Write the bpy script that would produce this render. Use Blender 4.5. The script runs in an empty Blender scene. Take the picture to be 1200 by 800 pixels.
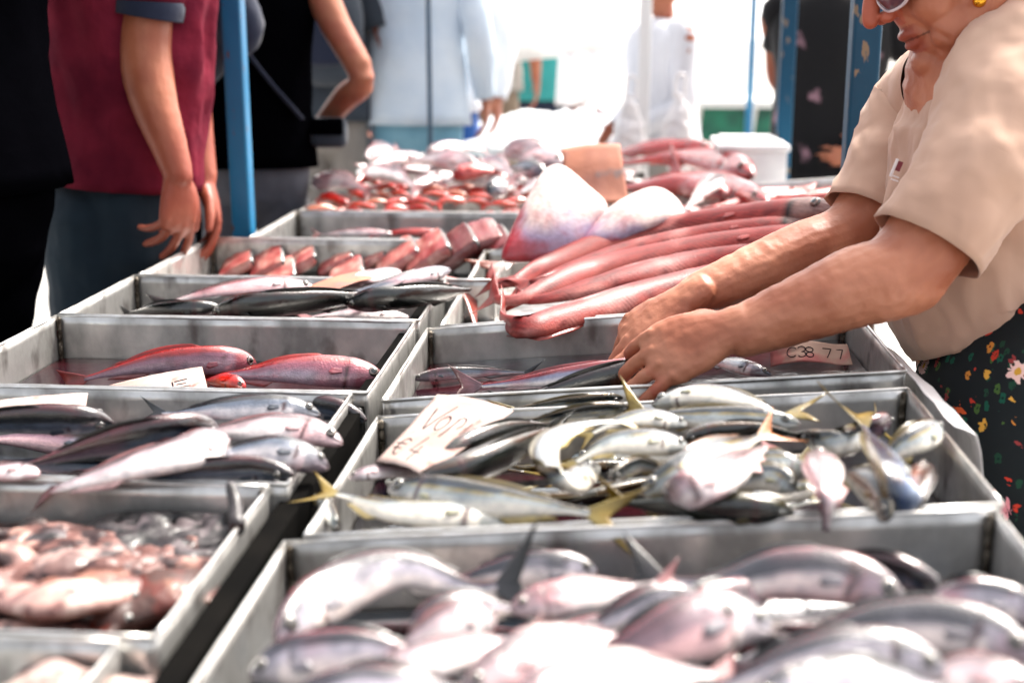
import bpy, bmesh, math, random
import numpy as np
from mathutils import Vector, Matrix, noise, Euler
random.seed(7)
SC = bpy.context.scene
# ------------------------------------------------------------------ camera
FPX = 1500.0                                   # focal length in units of a 1200 px wide frame
PITCH = math.atan(365 / FPX); YAW = math.atan(.08 * math.cos(PITCH))
CAM = Vector((0, 0, 1.20))
cd = bpy.data.cameras.new('camera'); cam = bpy.data.objects.new('camera', cd); SC.collection.objects.link(cam)
cam.location = CAM; cam.rotation_euler = Euler((math.pi/2 - PITCH, 0, YAW), 'XYZ')
cd.sensor_width = 36; cd.lens = 36 * FPX / 1200; cd.clip_end = 500; cd.clip_start = .02
cd.dof.use_dof = True; cd.dof.focus_distance = 2.02; cd.dof.aperture_fstop = 2.6
SC.camera = cam
# ------------------------------------------------------------------ light
w = bpy.data.worlds.new("World"); SC.world = w; w.use_nodes = True
nt = w.node_tree; nt.nodes.clear()
out = nt.nodes.new('ShaderNodeOutputWorld'); bg = nt.nodes.new('ShaderNodeBackground'); sky = nt.nodes.new('ShaderNodeTexSky')
SUN_EL, SUN_AZ = math.radians(56), math.radians(38)      # azimuth measured clockwise from +Y (away from the camera)
sky.sky_type = 'NISHITA'; sky.sun_disc = False; sky.sun_elevation = SUN_EL; sky.sun_rotation = SUN_AZ
sky.dust_density = 6; sky.air_density = 1.0; sky.ozone_density = .5
bg.inputs[1].default_value = .122
hs = nt.nodes.new('ShaderNodeHueSaturation'); hs.inputs['Saturation'].default_value = .38; tn = nt.nodes.new('ShaderNodeMix'); tn.data_type = 'RGBA'; tn.blend_type = 'MULTIPLY'; tn.inputs[0].default_value = 1; tn.inputs[7].default_value = (1, .97, .93, 1)   # thin white cloud
nt.links.new(sky.outputs[0], hs.inputs['Color']); nt.links.new(hs.outputs[0], tn.inputs[6]); 
wc = nt.nodes.new('ShaderNodeTexCoord'); dp_ = nt.nodes.new('ShaderNodeVectorMath'); dp_.operation = 'DOT_PRODUCT'; dp_.inputs[1].default_value = (math.sin(SUN_AZ-.3), math.cos(SUN_AZ-.3), 0); nt.links.new(wc.outputs['Generated'], dp_.inputs[0])
m1 = nt.nodes.new('ShaderNodeMapRange'); m1.interpolation_type = 'SMOOTHSTEP'; m1.inputs[1].default_value = -.1; m1.inputs[2].default_value = .95; nt.links.new(dp_.outputs['Value'], m1.inputs[0])
sx_ = nt.nodes.new('ShaderNodeSeparateXYZ'); nt.links.new(wc.outputs['Generated'], sx_.inputs[0]); m2 = nt.nodes.new('ShaderNodeMapRange'); m2.interpolation_type = 'SMOOTHSTEP'; m2.inputs[1].default_value = .55; m2.inputs[2].default_value = .0; nt.links.new(sx_.outputs[2], m2.inputs[0])
mm = nt.nodes.new('ShaderNodeMath'); mm.operation = 'MULTIPLY'; nt.links.new(m1.outputs[0], mm.inputs[0]); nt.links.new(m2.outputs[0], mm.inputs[1]); hz = nt.nodes.new('ShaderNodeMix'); hz.data_type = 'RGBA'; hz.blend_type = 'ADD'; hz.inputs[7].default_value = (9, 8.9, 8.8, 1)   # bright haze low in the sky on the sun's side
nt.links.new(mm.outputs[0], hz.inputs[0]); nt.links.new(tn.outputs[2], hz.inputs[6]); nt.links.new(hz.outputs[2], bg.inputs[0]); nt.links.new(bg.outputs[0], out.inputs[0])
sd = bpy.data.lights.new('sun', 'SUN'); sun = bpy.data.objects.new('sun', sd); SC.collection.objects.link(sun)
sd.energy = 2.0; sd.angle = math.radians(9.0); sd.color = (1, .95, .88)
sdir = Vector((math.sin(SUN_AZ)*math.cos(SUN_EL), math.cos(SUN_AZ)*math.cos(SUN_EL), math.sin(SUN_EL)))
sun.rotation_euler = sdir.to_track_quat('Z', 'Y').to_euler(); sun.location = (0, 0, 10)
vs = SC.view_settings; vs.view_transform = 'Standard'; vs.look = 'None'; vs.gamma = 1; vs.exposure = 1.82; vs.use_curve_mapping = False
SC.cycles.use_denoising = True; SC.cycles.max_bounces = 8; SC.cycles.diffuse_bounces = 4; SC.cycles.glossy_bounces = 3
SC.cycles.transmission_bounces = 4; SC.cycles.caustics_reflective = False; SC.cycles.caustics_refractive = False
# ------------------------------------------------------------------ helpers
def lin(c): c /= 255.0; return c/12.92 if c <= .04045 else ((c+.055)/1.055)**2.4
def S(r, g, b): return (lin(r), lin(g), lin(b), 1)
KR, XR, ZR = .08, -.1, .70                      # the right-hand table leans: its plane rises to the right
def zp(col, x): return .70 if col == 'L' else ZR + KR*(x - XR)
_f = Vector((-math.sin(YAW)*math.cos(PITCH), math.cos(YAW)*math.cos(PITCH), -math.sin(PITCH)))
_r = Vector((math.cos(YAW), math.sin(YAW), 0)); _u = _r.cross(_f)
def ray(px, py): return _f*FPX + _r*(px-600) + _u*(400-py)
def P(px, py, col='L', dz=0):                   # sight line met with the table plane + dz
    d = ray(px, py); k = 0 if col == 'L' else KR; z0 = .70 + dz - k*XR
    t = (z0 - CAM.z)/(d.z - k*d.x); return CAM + d*t
def PY(px, py, y): d = ray(px, py); return CAM + d*(y/d.y)
def catmull(pts, n):
    pts = [Vector(p) for p in pts]
    if len(pts) == 2: return [pts[0].lerp(pts[1], i/(n-1)) for i in range(n)]
    e = [pts[0]*2-pts[1]] + pts + [pts[-1]*2-pts[-2]]; seg = len(pts)-1; o = []
    for i in range(n):
        u = i/(n-1)*seg; k = min(int(u), seg-1); t = u-k; a, b, c, d = e[k:k+4]
        o.append(.5*((2*b)+(c-a)*t+(2*a-5*b+4*c-d)*t*t+(3*b-a-3*c+d)*t**3))
    return o
def interp(xs, ys, x):
    return float(np.interp(x, xs, ys))
def smooth(xs, ys, x):                          # smooth interpolation of a profile
    i = max(0, min(len(xs)-2, int(np.searchsorted(xs, x)-1))); t = (x-xs[i])/(xs[i+1]-xs[i]); t = min(1, max(0, t))
    def m(j):
        if j <= 0: return (ys[1]-ys[0])/(xs[1]-xs[0])
        if j >= len(xs)-1: return (ys[-1]-ys[-2])/(xs[-1]-xs[-2])
        return (ys[j+1]-ys[j-1])/(xs[j+1]-xs[j-1])
    h = xs[i+1]-xs[i]; t2, t3 = t*t, t*t*t
    return (2*t3-3*t2+1)*ys[i]+(t3-2*t2+t)*h*m(i)+(-2*t3+3*t2)*ys[i+1]+(t3-t2)*h*m(i+1)
def new(name, bm, m, parent=None, loc=None, smoothed=True):
    me = bpy.data.meshes.new(name)
    if loc is not None: bmesh.ops.translate(bm, verts=bm.verts, vec=-Vector(loc))
    bm.to_mesh(me); bm.free()
    if smoothed:
        for p in me.polygons: p.use_smooth = True
    if m is not None: me.materials.append(m)
    o = bpy.data.objects.new(name, me); SC.collection.objects.link(o)
    if parent is not None: o.parent = parent; 
    if loc is not None and parent is None: o.location = loc
    return o
def tag(o, label, cat, group=None):
    o['label'] = label; o['category'] = cat
    if group: o['group'] = group
    return o
def thing(name, loc, label, cat, group=None):
    o = bpy.data.objects.new(name, None); o.empty_display_size = .05; SC.collection.objects.link(o); o.location = loc
    return tag(o, label, cat, group)
def kind(o, k, label=None):
    o['kind'] = k
    if label: o['label'] = label
    return o
def part(name, bm, m, root, smoothed=True):     # a part given in world coordinates
    return new(name, bm, m, root, loc=root.location.copy(), smoothed=smoothed)
def subpart(name, bm, m, parent, root, smoothed=True):
    return new(name, bm, m, parent, loc=root.location.copy(), smoothed=smoothed)
def loft(bm, pts, rads, ref=(0, 0, 1), n=16, cap=True, disp=None, power=2.0, refs=None):
    pts = [Vector(p) for p in pts]; rings = []
    for i, p in enumerate(pts):
        T = (pts[min(i+1, len(pts)-1)] - pts[max(i-1, 0)])
        if T.length < 1e-9: T = Vector((0, 0, 1))
        T.normalize(); rf = Vector(refs[i] if refs else ref); s = T.cross(rf)
        if s.length < 1e-3: s = T.cross(Vector((1, .1, 0)))
        s.normalize(); u = s.cross(T); r = rads[i]; a, b = r if isinstance(r, (tuple, list)) else (r, r)
        ring = []
        for k in range(n):
            th = 2*math.pi*k/n; c, q = math.cos(th), math.sin(th)
            if power != 2: c = math.copysign(abs(c)**(2/power), c); q = math.copysign(abs(q)**(2/power), q)
            v = p + s*(a*c) + u*(b*q)
            if disp: v = v + (s*c+u*q)*disp(i/(len(pts)-1), th, v)
            ring.append(bm.verts.new(v))
        rings.append(ring)
    fs = []
    for i in range(len(rings)-1):
        for k in range(n): fs.append(bm.faces.new((rings[i][k], rings[i][(k+1)%n], rings[i+1][(k+1)%n], rings[i+1][k])))
    if cap:
        for ri, e in ((0, 1), (-1, -1)):
            c = Vector((0, 0, 0))
            for v in rings[ri]: c += v.co
            c /= n; vc = bm.verts.new(c)
            for k in range(n):
                a, b = rings[ri][k], rings[ri][(k+1)%n]
                bm.faces.new((b, a, vc) if e == 1 else (a, b, vc))
    return rings
def limb(bm, pts, rads, n=16, steps=6, ref=(0, 0, 1)):
    """smooth tapered closed tube with rounded ends"""
    N = (len(pts)-1)*steps+1; c = catmull(pts, N); rr = []
    R = [(r, r) if not isinstance(r, (tuple, list)) else r for r in rads]; xs = [i/(len(R)-1) for i in range(len(R))]
    for i in range(N):
        t = i/(N-1); rr.append((smooth(xs, [r[0] for r in R], t), smooth(xs, [r[1] for r in R], t)))
    d0 = (c[0]-c[1]).normalized(); d1 = (c[-1]-c[-2]).normalized()
    pre = [(c[0]+d0*rr[0][1]*s, (rr[0][0]*q, rr[0][1]*q)) for s, q in ((.97, .25), (.8, .6), (.5, .87))]
    post = [(c[-1]+d1*rr[-1][1]*s, (rr[-1][0]*q, rr[-1][1]*q)) for s, q in ((.5, .87), (.8, .6), (.97, .25))]
    loft(bm, [p for p, _ in pre]+c+[p for p, _ in post], [r for _, r in pre]+rr+[r for _, r in post], ref, n)
def ball(bm, c, r, rot=None, n=20):
    r = (r, r, r) if not isinstance(r, (tuple, list)) else r
    M = Matrix.Translation(Vector(c)) @ (rot.to_4x4() if rot else Matrix()) @ Matrix.Diagonal((r[0], r[1], r[2], 1))
    return bmesh.ops.create_uvsphere(bm, u_segments=n, v_segments=n//2, radius=1, matrix=M)['verts']
def box(bm, c, s, rot=None, bev=0):
    M = Matrix.Translation(Vector(c)) @ (rot.to_4x4() if rot else Matrix()) @ Matrix.Diagonal((s[0], s[1], s[2], 1))
    vs = bmesh.ops.create_cube(bm, size=1, matrix=M)['verts']
    if bev:
        es = list({e for v in vs for e in v.link_edges}); bmesh.ops.bevel(bm, geom=es, offset=bev, segments=2, affect='EDGES', profile=.5)
def fuse(bm, voxel, sm=6, disp=None, fac=.5):
    """one continuous skin out of overlapping closed tubes; returns a new bmesh"""
    me = bpy.data.meshes.new('tmp'); bm.to_mesh(me); bm.free(); o = bpy.data.objects.new('tmp', me); SC.collection.objects.link(o)
    m = o.modifiers.new('r', 'REMESH'); m.mode = 'VOXEL'; m.voxel_size = voxel; m.use_smooth_shade = True
    if sm: s = o.modifiers.new('s', 'SMOOTH'); s.factor = fac; s.iterations = sm
    dg = bpy.context.evaluated_depsgraph_get(); ev = o.evaluated_get(dg); m2 = bpy.data.meshes.new_from_object(ev)
    b = bmesh.new(); b.from_mesh(m2); bpy.data.objects.remove(o); bpy.data.meshes.remove(me); bpy.data.meshes.remove(m2)
    if disp:
        b.normal_update()
        for v in b.verts: v.co += v.normal*disp(v.co)
    return b
def fbm(v, s, o=3): return noise.fractal(Vector(v)*s, 1.0, 2.0, o)
# ------------------------------------------------------------------ materials
def mat(name, col, rough=.5, metal=0, spec=.5, col2=None, nscale=8, ndetail=4, mix=(.35, .65), bump=0, bscale=60, bdist=.002, coat=0, coatr=.1,
        sss=0, sheen=0, rough2=None, attr=None, stretch=None, col3=None, n3=30, mix3=(.55, .7), emit=None, bdetail=3, transl=None):
    m = bpy.data.materials.new(name); m.use_nodes = True; t = m.node_tree; N = t.nodes; L = t.links; b = N['Principled BSDF']
    tc = N.new('ShaderNodeTexCoord'); src = tc.outputs['Object']
    if stretch:
        mp = N.new('ShaderNodeMapping'); mp.inputs['Scale'].default_value = stretch; L.new(src, mp.inputs[0]); src = mp.outputs[0]
    b.inputs['Base Color'].default_value = col; b.inputs['Roughness'].default_value = rough; b.inputs['Metallic'].default_value = metal
    b.inputs['Specular IOR Level'].default_value = spec
    if coat: b.inputs['Coat Weight'].default_value = coat; b.inputs['Coat Roughness'].default_value = coatr
    if sheen: b.inputs['Sheen Weight'].default_value = sheen
    if sss:
        b.inputs['Subsurface Weight'].default_value = sss; b.inputs['Subsurface Radius'].default_value = (.012, .005, .003); b.inputs['Subsurface Scale'].default_value = .6
    cur = None
    if attr:
        a = N.new('ShaderNodeVertexColor'); a.layer_name = attr; cur = a.outputs[0]
    def noise_fac(scale, detail, lohi):
        n = N.new('ShaderNodeTexNoise'); n.inputs['Scale'].default_value = scale; n.inputs['Detail'].default_value = detail; L.new(src, n.inputs['Vector'])
        r = N.new('ShaderNodeMapRange'); r.inputs[1].default_value = lohi[0]; r.inputs[2].default_value = lohi[1]; L.new(n.outputs[0], r.inputs[0]); return r.outputs[0]
    def mixc(a, bcol, f, mode='MIX'):
        x = N.new('ShaderNodeMix'); x.data_type = 'RGBA'; x.blend_type = mode; L.new(f, x.inputs[0])
        if hasattr(a, 'links'): L.new(a, x.inputs[6])
        else: x.inputs[6].default_value = a
        x.inputs[7].default_value = bcol; return x.outputs[2]
    f = None
    if col2:
        f = noise_fac(nscale, ndetail, mix); cur = mixc(cur if cur is not None else col, col2, f, 'MULTIPLY' if attr else 'MIX')
        if rough2 is not None:
            r = N.new('ShaderNodeMapRange'); r.inputs[3].default_value = rough; r.inputs[4].default_value = rough2; L.new(f, r.inputs[0]); L.new(r.outputs[0], b.inputs['Roughness'])
    if col3: cur = mixc(cur if cur is not None else col, col3, noise_fac(n3, 3, mix3))
    if cur is not None: L.new(cur, b.inputs['Base Color'])
    if bump:
        n = N.new('ShaderNodeTexNoise'); n.inputs['Scale'].default_value = bscale; n.inputs['Detail'].default_value = bdetail; L.new(src, n.inputs['Vector'])
        bp = N.new('ShaderNodeBump'); bp.inputs['Strength'].default_value = bump; bp.inputs['Distance'].default_value = bdist
        L.new(n.outputs[0], bp.inputs['Height']); L.new(bp.outputs[0], b.inputs['Normal'])
        if coat: L.new(bp.outputs[0], b.inputs['Coat Normal'])
    if transl:
        tr = N.new('ShaderNodeBsdfTranslucent'); tr.inputs[0].default_value = transl; mx = N.new('ShaderNodeMixShader'); mx.inputs[0].default_value = .72
        o_ = N['Material Output']; L.new(b.outputs[0], mx.inputs[1]); L.new(tr.outputs[0], mx.inputs[2]); L.new(mx.outputs[0], o_.inputs[0])
    return m
M = {}
M['steel'] = mat('steel', (.70, .69, .665, 1), .28, .78, col2=(.31, .305, .29, 1), nscale=13, ndetail=8, mix=(.40, .66), rough2=.58, col3=(.17, .15, .14, 1), n3=24, mix3=(.55, .74), bump=.35, bscale=34, bdist=.004, stretch=(1, 1, .6))
M['seam'] = mat('seam', S(60, 52, 42), .5, .6, col2=S(120, 112, 100), nscale=90, mix=(.45, .6), bump=.8, bscale=200, bdist=.003)
M['rim'] = mat('rim', (.75, .75, .74, 1), .28, .85, col2=(.55, .53, .50, 1), nscale=40)
M['skin_f'] = mat('fish_skin', (1, 1, 1, 1), .24, .15, .7, col2=(.86, .86, .88, 1), nscale=150, mix=(.4, .62), attr='tint', bump=.45, bscale=300, bdist=.0012, coat=.9, coatr=.07)
M['fin'] = mat('fish_fin', (1, 1, 1, 1), .35, 0, .5, col2=(.6, .6, .6, 1), nscale=60, mix=(.4, .7), attr='tint', bump=.4, bscale=240, bdist=.001, coat=.3)
M['eye'] = mat('fish_eye', (1, 1, 1, 1), .06, 0, .8, attr='tint', coat=1, coatr=.03)
M['ground'] = mat('ground', (.42, .41, .39, 1), .85, col2=(.33, .32, .31, 1), nscale=.8, ndetail=8, bump=.3, bscale=40)
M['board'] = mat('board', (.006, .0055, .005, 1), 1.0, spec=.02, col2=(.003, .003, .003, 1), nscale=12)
M['blue'] = mat('blue_paint', S(8, 120, 166), .42, 0, col2=S(6, 88, 130), nscale=5, col3=S(95, 60, 40), n3=55, mix3=(.66, .70), bump=.3, bscale=90, bdist=.001, stretch=(1, 1, .35))
M['blue_d'] = mat('teal_blue_paint', S(9, 72, 100), .5, 0, spec=.25, col2=S(6, 52, 78), nscale=5, col3=S(120, 104, 86), n3=45, mix3=(.62, .66), bump=.4, bscale=90, bdist=.001, stretch=(1, 1, .35))
M['white_paint'] = mat('white_paint', (.78, .78, .76, 1), .45, col2=(.68, .67, .65, 1), nscale=6)
M['foam'] = mat('foam', (.82, .82, .82, 1), .6, col2=(.75, .75, .76, 1), nscale=14, bump=.15, bscale=220)
M['canvas'] = mat('canvas', (.84, .84, .83, 1), .8, col2=(.80, .80, .79, 1), nscale=3, bump=.2, bscale=9, bdist=.02, transl=(.9, .9, .9, 1))
m = M['skin_f'].copy(); m.name = 'ribbon_skin'; M['skin_r'] = m; N = m.node_tree.nodes; L = m.node_tree.links; b = N['Principled BSDF']; b.inputs['Roughness'].default_value = .5; b.inputs['Specular IOR Level'].default_value = .35; b.inputs['Metallic'].default_value = 0; b.inputs['Coat Weight'].default_value = .06; b.inputs['Coat Roughness'].default_value = .12
tc = N.new('ShaderNodeTexCoord'); wv = N.new('ShaderNodeTexWave'); wv.bands_direction = 'DIAGONAL'; wv.inputs['Scale'].default_value = 46; wv.inputs['Distortion'].default_value = 2.2; wv.inputs['Detail'].default_value = 1; wv.inputs['Detail Scale'].default_value = .15; L.new(tc.outputs['Object'], wv.inputs['Vector'])
nz = N.new('ShaderNodeTexNoise'); nz.inputs['Scale'].default_value = 14; L.new(tc.outputs['Object'], nz.inputs['Vector']); mr = N.new('ShaderNodeMapRange'); mr.inputs[1].default_value = .45; mr.inputs[2].default_value = .65; mr.inputs[4].default_value = .75; L.new(nz.outputs[0], mr.inputs[0])
ml = N.new('ShaderNodeMath'); ml.operation = 'MULTIPLY'; L.new(wv.outputs['Fac'], ml.inputs[0]); L.new(mr.outputs[0], ml.inputs[1]); mx = N.new('ShaderNodeMix'); mx.data_type = 'RGBA'; mx.blend_type = 'MULTIPLY'; mx.inputs[7].default_value = (.50, .22, .22, 1); L.new(ml.outputs[0], mx.inputs[0])
src = b.inputs['Base Color'].links[0].from_socket; L.new(src, mx.inputs[6]); L.new(mx.outputs[2], b.inputs['Base Color'])
for m in (M['skin_f'], M['skin_r']):
    N = m.node_tree.nodes; L = m.node_tree.links; b = N['Principled BSDF']; old = b.inputs['Normal'].links[0].from_socket; tc = N.new('ShaderNodeTexCoord'); vo = N.new('ShaderNodeTexVoronoi'); vo.inputs['Scale'].default_value = 330
    L.new(tc.outputs['Object'], vo.inputs['Vector']); bp = N.new('ShaderNodeBump'); bp.inputs['Strength'].default_value = .30; bp.inputs['Distance'].default_value = .0012; bp.invert = True; L.new(vo.outputs['Distance'], bp.inputs['Height']); L.new(old, bp.inputs['Normal']); L.new(bp.outputs[0], b.inputs['Normal'])
# ------------------------------------------------------------------ ground, tables, trays
bm = bmesh.new(); bmesh.ops.create_grid(bm, x_segments=8, y_segments=8, size=150); g = new('ground', bm, M['ground'], smoothed=False); kind(g, 'structure')

def table(label, x0, x1, y0, y1, col, drop):
    root = thing('market_table', ((x0+x1)/2, (y0+y1)/2, 0), label, 'table')
    b = bmesh.new(); cs = []
    for (x, y) in ((x0, y0), (x1, y0), (x1, y1), (x0, y1)):
        z = zp(col, x) - drop; cs.append([b.verts.new((x, y, z)), b.verts.new((x, y, z-.03))])
    b.faces.new([c[0] for c in cs]); b.faces.new([c[1] for c in reversed(cs)])
    for i in range(4): j = (i+1) % 4; b.faces.new((cs[i][0], cs[i][1], cs[j][1], cs[j][0]))
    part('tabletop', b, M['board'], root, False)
    for x in (x0+.04, x1-.04):
        for y in (y0+.1, (y0+y1)/2, y1-.1):
            b = bmesh.new(); h = zp(col, x)-drop-.031; box(b, (x, y, h/2), (.04, .04, h)); part('leg', b, M['board'], root, False)
    b = bmesh.new()
    for x in (x0+.08, x1-.08): box(b, (x, (y0+y1)/2, .22), (.025, y1-y0-.3, .025))
    part('rail', b, M['board'], root, False)
    return root
table('long dark trestle table under the left row of steel fish trays', -1.0, -.36, .40, 4.9, 'L', .094)
table('long dark trestle table under the tilted right row of trays by the woman', -.32, .40, .70, 4.9, 'R', .094)

def tray(label, x0, x1, y0, y1, col, depth=.088, seed=0, skew=0.0, group='steel fish trays'):
    """open folded sheet-steel tray; its rim lies in the plane of the table row"""
    rnd = random.Random(seed); th = .0022
    c = Vector(((x0+x1)/2, (y0+y1)/2, zp(col, (x0+x1)/2)-depth)); root = thing('fish_tray', c, label, 'tray', group)
    def W(x, y, z): return Vector((x+skew*(y-y0), y, zp(col, x)+z))
    b = bmesh.new(); off = rnd.uniform(0, 90)
    def sheet(A, B, n, top, bot, na, nb):
        """double-sided sheet between A and B (xy), thickened along n"""
        g = [[[None]*(na+1) for _ in range(nb+1)] for _ in range(2)]
        for s in range(2):
            for j in range(nb+1):
                for i in range(na+1):
                    u, v = i/na, j/nb; x = A[0]+(B[0]-A[0])*u; y = A[1]+(B[1]-A[1])*u; z = bot+(top-bot)*v
                    q = .0022*noise.noise((x*9+off, y*9, z*14))*math.sin(math.pi*min(1, u*8, (1-u)*8)/2) + s*th
                    g[s][j][i] = b.verts.new(W(x+n[0]*q, y+n[1]*q, z))
        for s in range(2):
            for j in range(nb):
                for i in range(na):
                    f = (g[s][j][i], g[s][j][i+1], g[s][j+1][i+1], g[s][j+1][i]); b.faces.new(f if s else f[::-1])
        for j in (0, nb):
            for i in range(na): b.faces.new((g[0][j][i], g[0][j][i+1], g[1][j][i+1], g[1][j][i]))
        for i in (0, na):
            for j in range(nb): b.faces.new((g[0][j][i], g[1][j][i], g[1][j+1][i], g[0][j+1][i]))
    e = .0022
    sheet((x0+e, y0), (x1-e, y0), (0, 1), 0, -depth, 40, 6); sheet((x0+e, y1), (x1-e, y1), (0, -1), 0, -depth, 40, 6)
    sheet((x0, y0), (x0, y1), (1, 0), 0, -depth, 24, 6); sheet((x1, y0), (x1, y1), (-1, 0), 0, -depth, 24, 6)
    # floor
    fl = [[b.verts.new(W(x0+e+(x1-x0-2*e)*i/20, y0+e+(y1-y0-2*e)*j/12, -depth+.002+.002*noise.noise((i*.4+off, j*.4, 3)))) for i in range(21)] for j in range(13)]
    for j in range(12):
        for i in range(20): b.faces.new((fl[j][i], fl[j][i+1], fl[j+1][i+1], fl[j+1][i]))
    bmesh.ops.recalc_face_normals(b, faces=b.faces)
    part('tray_wall', b, M['steel'], root)
    # folded hem along the lip
    b = bmesh.new(); r = .0028
    cor = [(x0, y0), (x1, y0), (x1, y1), (x0, y1)]
    for i in range(4):
        A, B_ = cor[i], cor[(i+1) % 4]; pts = [W(A[0]+(B_[0]-A[0])*u/12, A[1]+(B_[1]-A[1])*u/12, .001+.0012*noise.noise((u*.5+off, i, 0))) for u in range(13)]
        loft(b, pts, [(r*.8, r)]*13, n=8)
    part('rim', b, M['rim'], root)
    for (x, y, sx, sy) in ((x0, y0, 1, 1), (x1, y0, -1, 1), (x1, y1, -1, -1), (x0, y1, 1, -1)):
        b = bmesh.new(); pts = [W(x+sx*(.006+.0015*noise.noise((k*.7+off, x, y))), y+sy*(.006+.0015*noise.noise((k*.7, x+off, y))), -depth+.003+(depth-.008)*k/14) for k in range(15)]
        limb(b, pts[::2], [.0045+.002*noise.noise((k*1.3+off, 5, x)) for k in range(8)], n=8, steps=3); part('corner_seam', b, M['seam'], root)
    return root
TR = {}
TR['L0'] = tray('steel tray at the bottom left corner of the picture, holding pale squid', -.94, -.405, .56, .955, 'L', seed=1)
TR['L1'] = tray('steel tray full of grey and pink octopus, nearest but one on the left row', -.94, -.378, .966, 1.335, 'L', seed=2)
TR['L2'] = tray('steel tray of dark blue and white mackerel on the left row', -.97, -.360, 1.345, 1.712, 'L', seed=3)
TR['L3'] = tray('half empty steel tray with two red gurnards on the left row', -.99, -.340, 1.722, 2.175, 'L', seed=4)
TR['L4'] = tray('steel tray of long black skinned fish behind the gurnard tray', -.99, -.335, 2.185, 2.56, 'L', seed=5)
TR['L5'] = tray('steel tray of pink steaks cut with black skin, below the near blue post', -.985, -.235, 2.57, 3.06, 'L', seed=6)
TR['L6'] = tray('nearly empty grey steel tray in front of the orange shellfish', -.89, -.20, 3.075, 3.55, 'L', seed=7)
TR['L7'] = tray('steel tray of orange red mullet in the far part of the left row', -.88, .02, 3.56, 3.98, 'L', seed=8)
TR['L8'] = tray('farthest steel tray of the left row, heaped with white and pink fish', -.82, .12, 3.99, 4.7, 'L', seed=9)
TR['R1'] = tray('nearest steel tray on the right row, full of silver pink bream', -.332, .384, .76, 1.222, 'R', seed=10)
TR['R2'] = tray('steel tray of silver fish with yellow tails in front of the woman', -.314, .394, 1.236, 1.66, 'R', seed=11)
TR['R3'] = tray('steel tray with dark bloody water under the hands of the woman', -.322, .41, 1.745, 2.20, 'R', seed=12)
TR['R4'] = tray('steel tray under the long pink skinned fish', -.30, .46, 2.215, 3.02, 'R', seed=13, depth=.075)
TR['R5'] = tray('far steel tray of big red fish beside the brown paper', .16, .82, 3.35, 3.95, 'R', seed=14)

b = bmesh.new(); box(b, (-.3565, 1.62, .645), (.026, 2.3, .072), bev=.002)  # black box added to make the gap between the tray rows dark
o = new('gap_shade_board', b, M['board'], smoothed=False); tag(o, 'black board standing in the gap between the two rows of trays', 'board')
# bloody melt water standing in some trays
M['water'] = mat('melt_water', S(52, 18, 22), .08, 0, .45, col2=S(16, 14, 22), nscale=5, mix=(.4, .6), bump=.25, bscale=28, bdist=.003)
M['clearwater'] = mat('ice_water', S(34, 44, 52), .08, 0, .45, col2=S(22, 20, 28), nscale=6, bump=.25, bscale=28, bdist=.003)
def pool(x0, x1, y0, y1, col, z, m, lab):
    b = bmesh.new(); e = .005
    v = [b.verts.new((x, y, zp(col, x)+z)) for x, y in ((x0+e, y0+e), (x1-e, y0+e), (x1-e, y1-e), (x0+e, y1-e))]; b.faces.new(v)
    o = new('melt_water', b, m, smoothed=False); kind(o, 'stuff', lab)
pool(-.99, -.34, 1.722, 2.175, 'L', -.076, M['water'], 'bloody water in the gurnard tray')
pool(-.99, -.335, 2.185, 2.56, 'L', -.078, M['water'], 'bloody water in the black fish tray')
pool(-.322, .41, 1.745, 2.2, 'R', -.062, M['water'], 'bloody water in the tray under the hands')
pool(-.97, -.36, 1.345, 1.712, 'L', -.078, M['clearwater'], 'ice water in the mackerel tray')
pool(-.314, .394, 1.236, 1.66, 'R', -.078, M['water'], 'bloody water under the yellow tailed fish')
pool(-.332, .384, .76, 1.222, 'R', -.078, M['clearwater'], 'ice water under the bream')
pool(-.94, -.378, .966, 1.335, 'L', -.078, M['water'], 'bloody water under the octopus')
pool(-.89, -.2, 3.075, 3.55, 'L', -.078, M['clearwater'], 'ice water in the nearly empty tray')

# narrow white sheet metal shelf and plastic sheet beside the right row
def curved_sheet(name, label, cat, rows, m, th=.0012, parent=None):
    """rows: list of polylines (same length) making a bent sheet with thickness"""
    b = bmesh.new(); R = [[Vector(p) for p in r] for r in rows]; nj, ni = len(R), len(R[0]); g = []
    nrm = [[None]*ni for _ in range(nj)]
    for j in range(nj):
        for i in range(ni):
            a = R[j][min(i+1, ni-1)]-R[j][max(i-1, 0)]; c = R[min(j+1, nj-1)][i]-R[max(j-1, 0)][i]; nrm[j][i] = a.cross(c).normalized()
    for s in (0, 1): g.append([[b.verts.new(R[j][i]+nrm[j][i]*(th*(s-.5))) for i in range(ni)] for j in range(nj)])
    for s in (0, 1):
        for j in range(nj-1):
            for i in range(ni-1):
                f = (g[s][j][i], g[s][j][i+1], g[s][j+1][i+1], g[s][j+1][i]); b.faces.new(f if s else f[::-1])
    for j in (0, nj-1):
        for i in range(ni-1): f = (g[0][j][i], g[0][j][i+1], g[1][j][i+1], g[1][j][i]); b.faces.new(f)
    for i in (0, ni-1):
        for j in range(nj-1): f = (g[0][j][i], g[0][j+1][i], g[1][j+1][i], g[1][j][i]); b.faces.new(f)
    bmesh.ops.recalc_face_normals(b, faces=b.faces)
    if parent is not None: return part(name, b, m, parent)
    o = new(name, b, m); 
    c = sum((Vector(v.co) for v in o.data.vertices), Vector())/len(o.data.vertices); o.data.transform(Matrix.Translation(-c)); o.location = c
    return tag(o, label, cat) if label else o
M['bag'] = mat('plastic_bag', (.82, .80, .80, 1), .3, 0, .5, col2=(.74, .70, .70, 1), nscale=9, bump=.5, bscale=22, bdist=.01)
rows = []
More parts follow.
